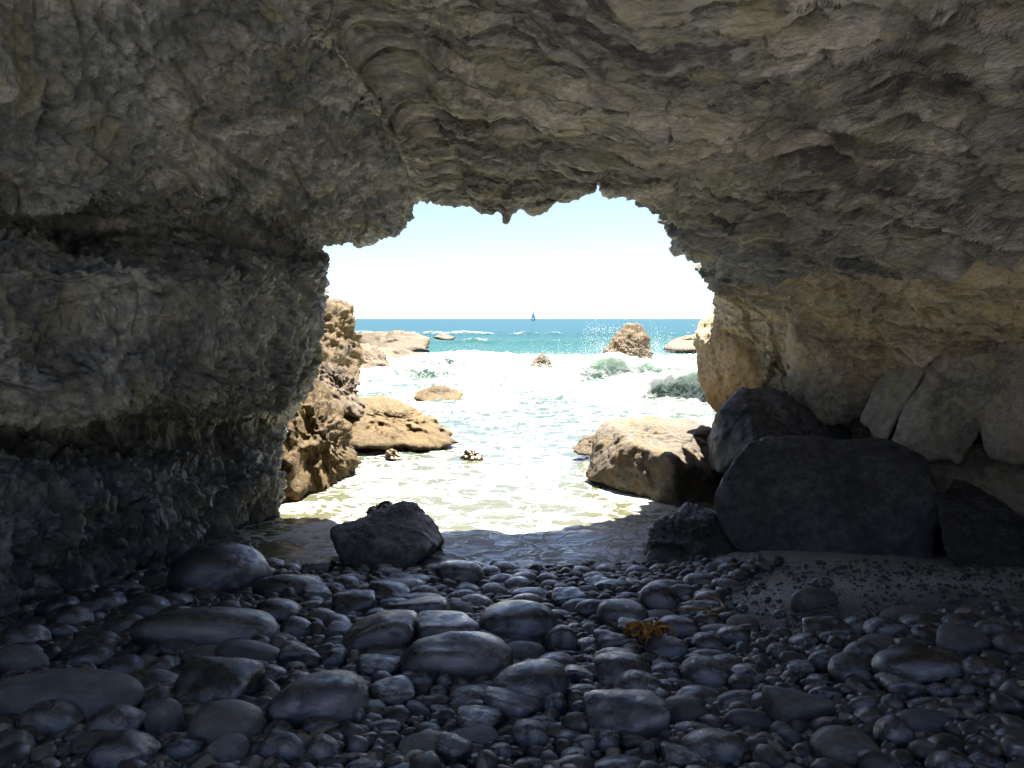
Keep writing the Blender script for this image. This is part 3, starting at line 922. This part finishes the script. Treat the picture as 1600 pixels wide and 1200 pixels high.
# ------------------------------------------------------------------ cobbles
COB = """262 863 418 932 r big smooth dark domed boulder at the foot of the pitted wall
262 866 300 892 r
390 899 513 942 f long dark rounded boulder lying along the waterline
55 935 125 970 r
75 952 145 985 r
125 928 195 965 r
200 930 300 960 f
190 943 270 968 r
165 965 228 995 r
127 957 162 980 r
22 965 70 985 f flattish brown cobble among black ones below the pitted wall
0 972 78 1025 r dark cobble with blotchy white glints beside the pitted wall
65 975 118 1005 f
110 995 190 1035 r
213 968 432 1012 f longest cobble of all, a dark sausage-shaped stone
245 1007 330 1030 f dark cobble with a kinked bright wet streak across it
335 1003 452 1047 f long flat cobble with a pale shining top face
-20 1010 80 1068 f smooth pale grey slab-like cobble cut off by the picture's edge
230 1025 280 1060 r
160 1028 225 1065 r
180 1055 290 1092 f
270 1046 402 1112 a large humped cobble with a broad frosty bright top
-10 1060 226 1128 f long dark ridge-backed boulder with a pale crest
135 1105 230 1162 r
-10 1118 38 1148 r
30 1105 132 1147 r
227 1096 286 1166 u rough egg-shaped cobble standing on end
100 1143 140 1165 f
138 1155 250 1206 r broad domed cobble with a thin bright rim at the bottom edge
65 1163 122 1185 f
250 1158 315 1198 f
298 1103 416 1172 r large dark cobble with a diagonal bright back beside a standing egg-shaped one
318 1150 388 1206 r round pale-topped cobble at the bottom edge
315 1090 372 1125 f
400 873 445 900 r
473 876 520 904 a
545 880 583 902 r dark round cobble just in front of the wedge-shaped boulder
678 885 757 916 r smooth brown cobble half sunk at the water's edge
515 903 565 928 r
535 897 575 918 f
578 905 665 934 f
572 915 640 947 a
470 918 522 950 a
518 930 587 966 a
395 938 470 987 r
453 940 505 962 f
475 952 530 986 r
435 965 491 1004 r round dark cobble with a matt egg-like face
502 962 551 996 r
543 964 595 990 f
588 935 640 958 f
570 953 610 976 r
603 938 706 988 a wide dark hump-backed cobble with a smooth sloping back
600 950 632 966 f
625 929 692 948 f
650 960 706 1012 a
528 982 652 1020 a dark cobble whose flat top shines white at one end
553 1004 648 1036 f
643 970 758 1024 a steep dark cobble with a brightly glinting back beside the lumpiest one
625 1000 802 1066 l biggest lumpy cobble of the beach, with a knobbly back
497 994 553 1022 f
494 1018 542 1054 a
512 1010 550 1028 r
440 1006 496 1047 a
413 992 467 1016 f
558 1034 630 1067 a
618 1049 681 1082 f pill-shaped dark cobble with an evenly bright top
679 1052 709 1084 r
444 1052 494 1080 r
490 1057 528 1076 f
398 1040 450 1072 r
519 1049 560 1066 f
540 1057 586 1081 f
420 1069 575 1135 r huge smooth black cobble with a thin bright outline
574 1069 650 1112 a
668 1072 701 1100 r
699 1077 764 1111 r
730 1063 781 1086 f
410 1126 461 1167 r
469 1121 533 1157 r
420 1096 462 1125 r
551 1109 573 1142 u
570 1126 628 1156 f
633 1097 676 1126 a angular grey cobble with a pointed top among tiny pebbles
669 1103 701 1123 a
713 1114 787 1152 a
400 1149 486 1206 f
475 1151 535 1204 r
539 1151 579 1187 r
579 1157 606 1187 r
622 1154 693 1198 a pale cobble scored with diagonal grooves
689 1138 780 1172 f flat tan cobble lying like a slab across others
680 1154 737 1206 a
764 1162 802 1192 r
727 1177 766 1204 r
538 1189 612 1214 f
798 894 841 922 r
837 896 874 921 r
1009 906 1067 932 f cobble with a bright flat top beside the long low wet rock
997 914 1063 970 r tall dark cobble with a matt face above the orange kelp
1047 914 1087 947 r
964 927 1006 946 f
930 941 1013 987 r rounded dark cobble just up-beach from the orange kelp
897 938 966 977 f
874 936 933 966 f
851 952 897 971 f
798 928 849 957 r
748 956 872 1004 r wide smooth dark cobble with a faintly ridged back
884 974 911 996 r
906 974 936 998 r
848 979 903 1032 r
783 982 831 1016 r pale oval cobble shining white all over its top
953 969 986 991 r
1024 964 1094 1005 r dark cobble touching the orange kelp on the sand side
1089 974 1152 998 f
929 987 997 1027 a
899 996 943 1024 r
1081 994 1137 1022 r
1120 979 1172 1017 r
1007 997 1076 1037 r
1073 1017 1145 1037 f long low cobble with an even grey sheen below the kelp
923 1016 999 1062 r
928 1027 1020 1090 a cobble tilted up like a shark's back
832 1024 902 1062 r
882 1040 932 1077 a dark wedge-shaped cobble with a sharp edge
762 1048 890 1110 r broad black cobble with a bright curved back near the tilted one
843 1084 886 1127 r
884 1070 942 1102 f
958 1050 1037 1108 r plump round cobble with a crease over its top
1012 1036 1067 1072 r
1064 1032 1152 1082 r
1143 1039 1200 1077 r
1055 1077 1142 1107 f
1117 1080 1187 1117 f
1033 1094 1110 1137 r light grey cobble with a folded top next to the big peaked one
910 1089 1042 1164 a big peaked cobble with a ridge along its top
1049 1129 1122 1162 f
1131 1111 1213 1152 f flat pale grey cobble catching the light, speckled surface
889 1096 927 1126 f
818 1119 872 1152 f
798 1127 860 1177 r
866 1144 927 1172 f
894 1149 938 1182 r
929 1144 971 1187 r
873 1169 927 1204 r
997 1159 1026 1197 r
1033 1169 1102 1208 a
918 1186 1012 1216 f
798 1184 852 1209 f
1117 1144 1150 1171 a small white-shining angular stone by the flat speckled cobble
1084 923 1132 952 r
1058 947 1097 970 r
1150 944 1168 957 r
1233 920 1312 960 f pale tilted slab lying alone on the grey sand
1269 902 1302 919 f small dark cobble on the grey sand above the tilted slab
1207 952 1228 966 r
1350 964 1415 1007 r dark blocky cobble with a glinting end at the sand's lower edge
1234 989 1282 1020 r
1279 987 1332 1012 f
1263 1017 1327 1057 f
1198 1009 1249 1037 r
1293 1029 1372 1072 r
1228 1034 1272 1062 a
1363 1018 1525 1070 f long dark log-shaped cobble below the sand
1376 1054 1442 1092 a
1430 977 1477 1002 r
1518 970 1572 1010 f
1556 991 1625 1038 r light grey oval cobble at the picture's edge below the sand
1550 1057 1607 1087 r
1449 1069 1491 1094 r
1486 1064 1527 1092 r
1262 1054 1298 1077 r
1196 1076 1298 1144 a large pointed cobble beside a flat pale speckled one
1264 1074 1317 1107 f
1323 1089 1372 1120 f
1376 1087 1412 1117 r
1418 1090 1487 1117 f
1481 1087 1537 1114 f
1333 1109 1387 1137 r
1393 1110 1494 1152 f broad grey cobble with a flat mottled top
1365 1126 1427 1175 u upright rounded cobble propped against a broad flat one
1268 1144 1372 1200 r large speckled grey cobble near the bottom edge on the pebbly side
1203 1129 1242 1162 r
1223 1142 1257 1177 r pale greenish cobble with a smooth bright face
1298 1102 1332 1127 r
1503 1147 1542 1172 f
1568 1159 1615 1204 a
1448 1182 1524 1214 r
1518 1179 1572 1214 r
1466 951 1492 972 r"""

PALE_WORDS = ("pale", "light grey", "tan", "broad grey", "speckled", "angular grey", "rough egg")


def cobble_shape(kind, seed):
    r = np.random.default_rng(seed)
    U, T = ico(4)
    nf = {'a': 9, 'l': 14}.get(kind, 16)
    N = r.normal(size=(nf, 3))
    N /= np.linalg.norm(N, axis=1)[:, None]
    D = 1 + r.uniform(-0.22, 0.22, nf) * (1.5 if kind == 'a' else 1.0)
    N = np.concatenate([N, np.array([[1, 0, 0], [-1, 0, 0], [0, 1, 0], [0, -1, 0], [0, 0, 1], [0, 0, -1]])])
    D = np.concatenate([D, np.ones(6)])
    p = {'a': 9, 'l': 4}.get(kind, 3.2)
    rr = 1 / np.sum((np.maximum(U @ N.T, 0) / D) ** p, 1) ** (1 / p)
    V = U * rr[:, None]
    V += U * (0.07 * fbm(V * 1.4 + seed, 3, 500 + seed % 50) * (2.0 if kind in 'l' else 1.0) + 0.012 * fbm(V * 7 + seed, 3, 560))[:, None]
    if kind == 'l':
        V += U * (0.16 * np.clip(pn(V * 2.3 + 3, 77), -0.1, 1))[:, None]
    V -= (V.max(0) + V.min(0)) / 2
    V /= np.abs(V).max(0)
    if kind != 'a':                                # rounder crowns
        V = 0.55 * V + 0.45 * V / np.linalg.norm(V, axis=1)[:, None]
    V /= np.abs(V).max(0)
    return V, T


COB_MESH = {}


def cobble_proto(kind, i, mat):
    key = (kind, i, mat.name)
    if key not in COB_MESH:
        V, T = cobble_shape(kind, 1000 + 31 * i + ord(kind))
        o = mesh_from("cobble", V, tris=T, mat=mat, link=False)
        COB_MESH[key] = o
    return COB_MESH[key]


PLACED = []          # x, y, half width, half depth
SAND = [(1115, 945), (1190, 892), (1320, 850), (1600, 855), (1680, 870), (1680, 965), (1440, 968), (1340, 985), (1190, 1002)]


def project(p):
    q = np.array([p[0], p[1], p[2] - CAMZ])
    fw = q[1] * CP - q[2] * SP
    up = q[1] * SP + q[2] * CP
    return 800 + FOC * q[0] / fw, 600 - FOC * up / fw


def inside(poly, x, y):
    c = False
    j = len(poly) - 1
    for i in range(len(poly)):
        (xi, yi), (xj, yj) = poly[i], poly[j]
        if (yi > y) != (yj > y) and x < (xj - xi) * (y - yi) / (yj - yi) + xi:
            c = not c
        j = i
    return c


def cobbles():
    r = random.Random(5)
    n_kind = {'r': 7, 'f': 5, 'a': 6, 'u': 2, 'l': 1}

    def put(kind, cx, cy, a, b, c, p, label, group):
        mat = M_COBL if label and any(w in label for w in PALE_WORDS) else M_COB
        proto = cobble_proto(kind, r.randrange(n_kind[kind]), mat)
        o = proto.copy()
        COL.objects.link(o)
        o.location = p
        flip = r.choice((0, math.pi))
        o.rotation_euler = (r.uniform(-.16, .16), r.uniform(-.14, .14), flip + r.uniform(-.2, .2))
        o.scale = (a, b, c)
        tag(o, label, "cobble", group)
        PLACED.append((p[0], p[1], a, b, c))

    def classed(kind, x, y):
        shape = {'r': "rounded", 'f': "long flattish", 'a': "blunt-edged", 'u': "upright", 'l': "lumpy"}[kind]
        if inside(SAND, x, y):
            where, g = "on the bare grey sand", "on the sand"
        elif x > 1180:
            where, g = "on the pebbly side of the beach below the sand", "below the sand"
        elif y < 965:
            where, g = "in the band next to the water's edge", "next to the water"
        elif x < 300:
            where, g = "in the dim strip below the pitted wall", "below the pitted wall"
        elif y < 1065:
            where, g = "midway down the cobble beach", "midway down the beach"
        else:
            where, g = "low down the beach at the picture's bottom", "at the bottom of the picture"
        return f"{shape} dark wet cobble {where}", f"{shape} cobbles {g}"

    for line in COB.split("\n"):
        f = line.split(None, 5)
        x0, y0, x1, y1 = map(float, f[:4])
        kind = f[4]
        cx, cy, w, h = (x0 + x1) / 2, (y0 + y1) / 2, x1 - x0, y1 - y0
        g = on_beach(cx, y1 - 0.2 * h)
        s = g[1] / CP / FOC * 1.0
        phi = math.atan2(CAMZ - g[2], g[1])
        a = w * s / 2 * 1.04
        b = a * {'r': 0.85, 'f': 0.55, 'a': 0.8, 'u': 0.9, 'l': 0.7}[kind] * r.uniform(.9, 1.1)
        hh = h * s / 2
        b = min(b, hh * 1.7 + 0.03)
        c = math.sqrt(max(hh ** 2 - (b * math.sin(phi)) ** 2, (0.55 * hh) ** 2)) / math.cos(phi) * 1.12
        c = max(c, a * {'r': .62, 'f': .36, 'a': .6, 'u': 1.0, 'l': .5}[kind])
        p = on_beach(cx, cy, 0.45 * c)
        lab = f[5] if len(f) > 5 else None
        l2, grp = classed(kind, cx, cy)
        if lab:
            put(kind, cx, cy, a, b, c, p, lab, "cobbles singled out on the beach")
        else:
            put(kind, cx, cy, a, b, c, p, l2, grp)
    # smaller cobbles filling the gaps
    n = 0
    tries = 0
    lim = 297 - len(PLACED)
    while n < lim and tries < 60000:
        tries += 1
        rad = 0.088 * (1 - 0.52 * min(1, tries / 12000.0)) * r.uniform(.8, 1.2)
        x = r.uniform(-3.2, 3.4)
        y = r.uniform(2.1, 5.75)
        z = float(beach_z(x, y))
        ix, iy = project((x, y, z))
        if not (0 < ix < 1600 and 885 < iy < 1200) or inside(SAND, ix, iy):
            continue
        if ix < 260 and iy < 955 - ix * 0.28:
            continue
        if any(((x - q[0]) / (q[2] + rad)) ** 2 + ((y - q[1]) / (q[3] + rad)) ** 2 < 0.62 for q in PLACED):
            continue
        kind = r.choice("rrrffa")
        a = rad * r.uniform(1, 1.4)
        l2, grp = classed(kind, ix, iy)
        if r.random() < 0.2:
            l2, grp = l2.replace("dark wet cobble", "pale grey small cobble"), "pale grey " + grp
        put(kind, ix, iy, a, rad * .9, rad * r.uniform(.5, .8), (x, y, z + rad * .25), l2, grp)
        n += 1


cobbles()


def pebbles():
    r = np.random.default_rng(11)
    Vs, Ts, off = [], [], 0
    shapes = []
    for i in range(10):
        U, T = ico(2)
        N = r.normal(size=(10, 3))
        N /= np.linalg.norm(N, axis=1)[:, None]
        D = 1 + r.uniform(-.2, .25, 10)
        rr = 1 / (np.sum((np.maximum(U @ N.T, 0) / D) ** 6, 1) + 1e-3) ** (1 / 6)
        shapes.append((U * np.minimum(rr, 1.35)[:, None], T))
    pl = np.array(PLACED)
    cnt = 0
    mid = []
    for k in range(43000):
        x, y = r.uniform(-3.3, 3.8), 1.7 + 4.2 * r.uniform() ** 1.25
        z = float(beach_z(x, y))
        ix, iy = project((x, y, z))
        if not (-60 < ix < 1660 and 880 < iy < 1260):
            continue
        sand = inside(SAND, ix, iy)
        rad = 0.007 + 0.024 * r.uniform() ** 2.2
        if k < 10000:
            rad = r.uniform(.034, .060) * (1 - k / 24000)
        if sand:
            if r.uniform() > 0.5:
                continue
            rad = 0.004 + 0.014 * r.uniform() ** 4
        dd = ((x - pl[:, 0]) / (pl[:, 2] + rad)) ** 2 + ((y - pl[:, 1]) / (pl[:, 3] + rad)) ** 2
        if dd.min() < 0.7:
            continue
        if k < 10000:
            if sand or any((x - q[0]) ** 2 + (y - q[1]) ** 2 < (0.95 * (rad + q[2])) ** 2 for q in mid):
                continue
            mid.append((x, y, rad))
        V, T = shapes[r.integers(10)]
        sc = rad * np.array([r.uniform(.9, 1.5), r.uniform(.8, 1.2), r.uniform(.5, .8)])
        a = r.uniform(0, 6.28)
        W = V * sc
        W = np.stack([W[:, 0] * math.cos(a) - W[:, 1] * math.sin(a), W[:, 0] * math.sin(a) + W[:, 1] * math.cos(a), W[:, 2]], -1)
        W += np.array([x, y, z + 0.012 + rad * r.uniform(0.0, .6)])
        Vs.append(W)
        Ts.append(T + off)
        off += len(V)
        cnt += 1
    n = NT("mixed_pebbles")
    co = n.coords()
    v = n.n("ShaderNodeTexVoronoi")
    v.inputs["Scale"].default_value = 22
    n.l(co, v.inputs["Vector"])
    sp = n.n("ShaderNodeSeparateColor")
    n.l(v.outputs["Color"], sp.inputs[0])
    c = n.ramp(sp.outputs[0], [(0.0, (0.03, 0.03, 0.03)), (0.45, (0.065, 0.06, 0.052)), (0.8, (0.13, 0.11, 0.085)), (1.0, (0.30, 0.25, 0.18))])
    n.l(c, n.p.inputs["Base Color"])
    n.p.inputs["Roughness"].default_value = 0.38
    n.l(n.bump(n.noise(co, 120, 4, 0.7), 0.4, 0.004), n.p.inputs["Normal"])
    o = mesh_from("pebbles", np.concatenate(Vs), tris=np.concatenate(Ts), mat=n.m)
    tag(o, "small mixed pebbles filling the gaps between the cobbles", "pebbles", kind="stuff")


pebbles()

# ------------------------------------------------------------------ kelp
def ribbon(path, width, tw, roll=0.0):
    P = np.array(path, float)
    V = []
    n = len(P)
    for i in range(n):
        t = P[min(i + 1, n - 1)] - P[max(i - 1, 0)]
        t /= np.linalg.norm(t) + 1e-9
        s = np.cross(t, [math.sin(roll + tw * i / n), 0.3, math.cos(roll + tw * i / n)])
        s /= np.linalg.norm(s) + 1e-9
        w = width * math.sin(math.pi * (0.08 + 0.9 * i / (n - 1))) * (1 + 0.25 * math.sin(i * 2.1))
        nn = np.cross(t, s) * width * 0.10
        V += [P[i] - s * w, P[i] + nn, P[i] + s * w, P[i] - nn]
    Q = []
    for i in range(n - 1):
        a = i * 4
        for k in range(4):
            Q.append((a + k, a + (k + 1) % 4, a + 4 + (k + 1) % 4, a + 4 + k))
    Q += [(0, 3, 2, 1), (n * 4 - 4, n * 4 - 3, n * 4 - 2, n * 4 - 1)]
    return np.array(V), np.array(Q)


def tube(path, rad, k=7):
    P = np.array(path, float)
    V, n = [], len(P)
    for i in range(n):
        t = P[min(i + 1, n - 1)] - P[max(i - 1, 0)]
        t /= np.linalg.norm(t) + 1e-9
        s = np.cross(t, [0.1, 0.2, 1.0])
        s /= np.linalg.norm(s) + 1e-9
        u = np.cross(t, s)
        rr = rad if not hasattr(rad, '__len__') else rad[i]
        for j in range(k):
            a = 2 * math.pi * j / k
            V.append(P[i] + (s * math.cos(a) + u * math.sin(a)) * rr)
    Q = [(i * k + j, i * k + (j + 1) % k, (i + 1) * k + (j + 1) % k, (i + 1) * k + j) for i in range(n - 1) for j in range(k)]
    V += [P[0], P[-1]]
    T = [(n * k, (j + 1) % k, j) for j in range(k)] + [(n * k + 1, (n - 1) * k + j, (n - 1) * k + (j + 1) % k) for j in range(k)]
    return np.array(V), np.array(Q), np.array(T)


def kelp_mat(name, a, b, rough=0.3):
    n = NT(name)
    co = n.coords()
    n.l(n.ramp(n.noise(co, 30, 4), [(0.35, a), (0.65, b)]), n.p.inputs["Base Color"])
    n.p.inputs["Roughness"].default_value = rough
    n.p.inputs["Subsurface Weight"].default_value = 0.15
    n.p.inputs["Subsurface Radius"].default_value = (0.01, 0.005, 0.002)
    n.l(n.bump(n.noise(co, 90, 4), 0.4, 0.004), n.p.inputs["Normal"])
    return n.m


M_KELP = kelp_mat("orange_kelp", (0.30, 0.11, 0.014), (0.66, 0.33, 0.05))
M_KELPB = kelp_mat("brown_kelp", (0.05, 0.028, 0.01), (0.13, 0.08, 0.02))


def smoothpath(ctrl, n=24):
    ctrl = np.array(ctrl, float)
    return cr(ctrl, np.linspace(0, len(ctrl) - 1, n))


def kelp():
    r = random.Random(3)
    base = on_beach(1008, 990, 0.09)
    root = empty("kelp", base - np.array([0, 0, 0.06]))
    tag(root, "torn clump of orange kelp draped over dark cobbles", "kelp")
    o0 = np.array(root.location)
    for k in range(30):
        a = r.uniform(0, 6.28)
        L = r.uniform(.05, .11)
        d = np.array([math.cos(a), math.sin(a) * .6, 0])
        st = base - o0 + np.array([r.uniform(-.05, .05), r.uniform(-.03, .03), r.uniform(.0, .05)])
        pth = smoothpath([st, st + d * L * .4 + [0, 0, r.uniform(.0, .025)], st + d * L * .8 + [0, 0, r.uniform(-.03, .015)], st + d * L * 1.05 + [0, 0, r.uniform(-.06, -.01)]], 14)
        V, Q = ribbon(pth, r.uniform(.016, .027), r.uniform(-2, 2), r.uniform(0, 3))
        b = mesh_from("blade", V, Q, mat=M_KELP)
        b.parent = root
    c = np.array([0.085, -0.01, 0.05])
    pth = [c + np.array([.055 * math.cos(t), -.02 * math.sin(t), .062 * math.sin(t)]) for t in np.linspace(-2.2, 3.0, 30)]
    V, Q, T = tube(pth, .0065)
    s = mesh_from("stipe", V, Q, T, mat=M_KELP)
    s.parent = root
    # pale lump of the holdfast
    U, TT = ico(3)
    V = U * (0.045 + 0.012 * fbm(U * 2.5, 3, 610))[:, None] * np.array([1.2, .8, .8]) + np.array([-.035, 0, .065])
    h = mesh_from("holdfast", V, tris=TT, mat=M_KELPB)
    h.parent = root
    # thin strands up at the sand's edge
    for q, lab in (([(1080, 938, .09), (1095, 932, .10), (1115, 934, .08), (1128, 942, .06), (1130, 954, .04)], "thin curling strand of orange kelp looped over a cobble by the sand"),
                   ([(1060, 951, .07), (1085, 950, .08), (1110, 954, .06), (1135, 953, .03)], "straight thin strand of orange kelp across two cobbles by the sand"),
                   ([(1090, 965, .06), (1110, 959, .06), (1125, 961, .04), (1133, 958, .03)], "short lower strand of orange kelp by the sand")):
        pts = [on_beach(a, b, c) for a, b, c in q]
        V, Q, T = tube(smoothpath(pts, 30), .0045, 6)
        o = mesh_from("kelp_strand", V, Q, T, mat=M_KELP)
        tag(o, lab, "kelp strand", "kelp strands by the sand")

    def mound(name, pts, lab, mat, seed):
        rock(name, px(pts), mat, lab, "seaweed", sub=5, p=7, amp=.05, fscale=5, pit=.05, pitscale=14, seed=seed, fine=.02)

    mound("seaweed", [(573, 806, 6.75), (580, 788, 6.8), (600, 780, 6.85), (618, 784, 6.8), (610, 815, 6.6), (580, 815, 6.6), (595, 800, 7.0)], "clump of brown seaweed piled behind the wedge-shaped boulder", M_KELPB, 41)
    mound("seaweed", [(718, 716, 10.4), (730, 705, 10.5), (748, 708, 10.5), (756, 716, 10.4), (738, 720, 10.2), (735, 712, 10.8)], "small tuft of golden seaweed floating mid-channel", M_KELPB, 42)
    mound("seaweed", [(600, 714, 10.4), (610, 703, 10.5), (622, 708, 10.5), (626, 716, 10.4), (610, 719, 10.2), (612, 710, 10.8)], "small reddish seaweed tuft in the foam below the golden ledge", M_KELPB, 43)


kelp()


def chips():
    n = NT("driftwood")
    co = n.coords((1, 6, 1))
    n.l(n.ramp(n.noise(co, 30, 5), [(0.35, (0.16, 0.10, 0.06)), (0.65, (0.34, 0.23, 0.14))]), n.p.inputs["Base Color"])
    n.p.inputs["Roughness"].default_value = 0.8
    for (cx, cy, w, lab, rot) in ((1508, 926, .085, "flat chip of pale driftwood lying on the dim sand", .2), (1474, 920, .07, "rust-brown scrap of bark lying on the sand beside a driftwood chip", -.4)):
        p = on_beach(cx, cy, 0.012)
        bm = bmesh.new()
        bmesh.ops.create_cube(bm, size=1)
        for v in bm.verts:
            v.co.x *= w * (1.0 if v.co.y > 0 else .75)
            v.co.y *= w * .45
            v.co.z = v.co.z * .012 + 0.15 * v.co.x
        bmesh.ops.bevel(bm, geom=bm.edges[:], offset=.003, segments=2, affect='EDGES')
        me = bpy.data.meshes.new("driftwood_chip")
        bm.to_mesh(me)
        bm.free()
        me.materials.append(n.m)
        o = bpy.data.objects.new("driftwood_chip", me)
        COL.objects.link(o)
        o.location = p
        o.rotation_euler[2] = rot
        tag(o, lab, "driftwood")


chips()

# ------------------------------------------------------------------ sailing boat on the horizon
def sailboat():
    Y = 800.0
    base = at(833.0, 498.0, Y)
    base[2] = 0.1
    root = empty("sailboat", base)
    tag(root, "distant sailing boat with raised sails on the horizon", "sailboat")
    n = NT("haze_grey_hull")
    n.p.inputs["Base Color"].default_value = (.32, .34, .37, 1)  # hull and sail colours lightened to stand in for haze over distance
    m = NT("sailcloth")
    m.l(m.ramp(m.noise(m.coords(), .5, 3), [(.3, (.66, .67, .70)), (.7, (.76, .77, .8))]), m.p.inputs["Base Color"])
    # hull: lofted sections along x
    V, k = [], 9
    for t in np.linspace(-1, 1, 15):
        w = 1.5 * (1 - abs(t) ** 2.6) + .02
        for a in np.linspace(0, math.pi, k):
            V.append((t * 6.0, w * math.cos(a), 1.3 + .25 * t * t - 1.3 * math.sin(a) * (1 - .55 * t * t)))
    Q = [(i * k + j, i * k + j + 1, (i + 1) * k + j + 1, (i + 1) * k + j) for i in range(14) for j in range(k - 1)]
    Q += [(i * k, (i + 1) * k, (i + 1) * k + k - 1, i * k + k - 1) for i in range(14)]
    mesh_from("hull", V, Q, mat=n.m).parent = root
    Vt, Qt, Tt = tube([(.6, 0, 1.2), (.6, 0, 6), (.6, 0, 12.5)], [.12, .11, .06])
    mesh_from("mast", Vt, Qt, Tt, mat=n.m).parent = root
    Vt, Qt, Tt = tube([(.6, 0, 2.5), (-4.4, 0, 2.4)], .09)
    mesh_from("boom", Vt, Qt, Tt, mat=n.m).parent = root

    def sail(nm, a, b, c, belly):
        a, b, c = map(np.array, (a, b, c))
        V, N = [], 10
        for i in range(N + 1):
            for j in range(N + 1):
                u, v = i / N, j / N
                p = a * (1 - u) + (b * (1 - v) + c * v) * u
                p = p + np.array([0, belly * math.sin(math.pi * u) * math.sin(math.pi * min(1, v * .9 + .05)), 0])
                V.append(p)
        f = grid_quads(N + 1, N + 1)
        V2 = np.array(V) + np.array([0, .05, 0])
        mesh_from(nm, np.concatenate([np.array(V), V2]), np.concatenate([f, f[:, ::-1] + (N + 1) ** 2]), mat=m.m).parent = root
    root.scale = (.5, .5, .85)
    sail("mainsail", (.5, 0, 12.2), (.5, 0, 2.7), (-4.2, 0, 2.6), .6)
    sail("jib", (.7, 0, 11.0), (5.6, 0, 1.9), (.9, 0, 2.2), .5)


sailboat()

# ------------------------------------------------------------------ spray thrown up by the breakers
def spray():
    r = np.random.default_rng(21)
    U, T = ico(1)
    Vs, Ts, off = [], [], 0
    src = [(985, 575, 26.8, 1.8, .45, 500), (930, 575, 26.6, 1.3, .9, 1500), (1030, 560, 27.2, .8, 1.0, 900), (955, 560, 27.0, .7, 1.1, 700), (850, 572, 27.5, .7, .45, 400), (530, 590, 19.0, .7, .55, 600),
           (1070, 590, 20.5, 1.4, .5, 600), (1040, 640, 17.0, 1.3, .4, 400), (760, 575, 28.0, 3.0, .4, 600), (680, 590, 25.0, 2.0, .3, 400), (900, 610, 22, 2.2, .35, 600), (1085, 640, 12.5, .5, .4, 200)]
    for (cx, cy, Y, wx, hz, cnt) in src:
        p = at(cx, cy, Y)
        nj = max(12, cnt // 18)
        for _ in range(nj):
            bx = p[0] + r.normal() * wx * .5
            by = p[1] + r.normal() * .5
            vx, vz = r.normal() * .35 - .1, abs(r.normal()) * hz * .9 + .15
            for tt in r.uniform(0, 1, 60):
                tt = tt ** 1.3
                sp = .02 + .10 * tt
                q = np.array([bx + vx * tt + r.normal() * sp, by + r.normal() * .15, max(.05, p[2] - .25 + vz * (2.2 * tt - 1.3 * tt * tt) + r.normal() * sp)])
                rad = (.0028 + .006 * r.uniform() ** 5) * Y / 24
                Vs.append(U * rad * r.uniform(.7, 1.3, 3) + q)
                Ts.append(T + off)
                off += len(U)
    n = NT("sea_spray")
    n.p.inputs["Base Color"].default_value = (.88, .88, .86, 1)
    n.p.inputs["Roughness"].default_value = .6
    o = mesh_from("sea_spray", np.concatenate(Vs), tris=np.concatenate(Ts), mat=n.m)
    tag(o, "white droplets of spray thrown up where waves hit the rocks", "spray", kind="stuff")


spray()
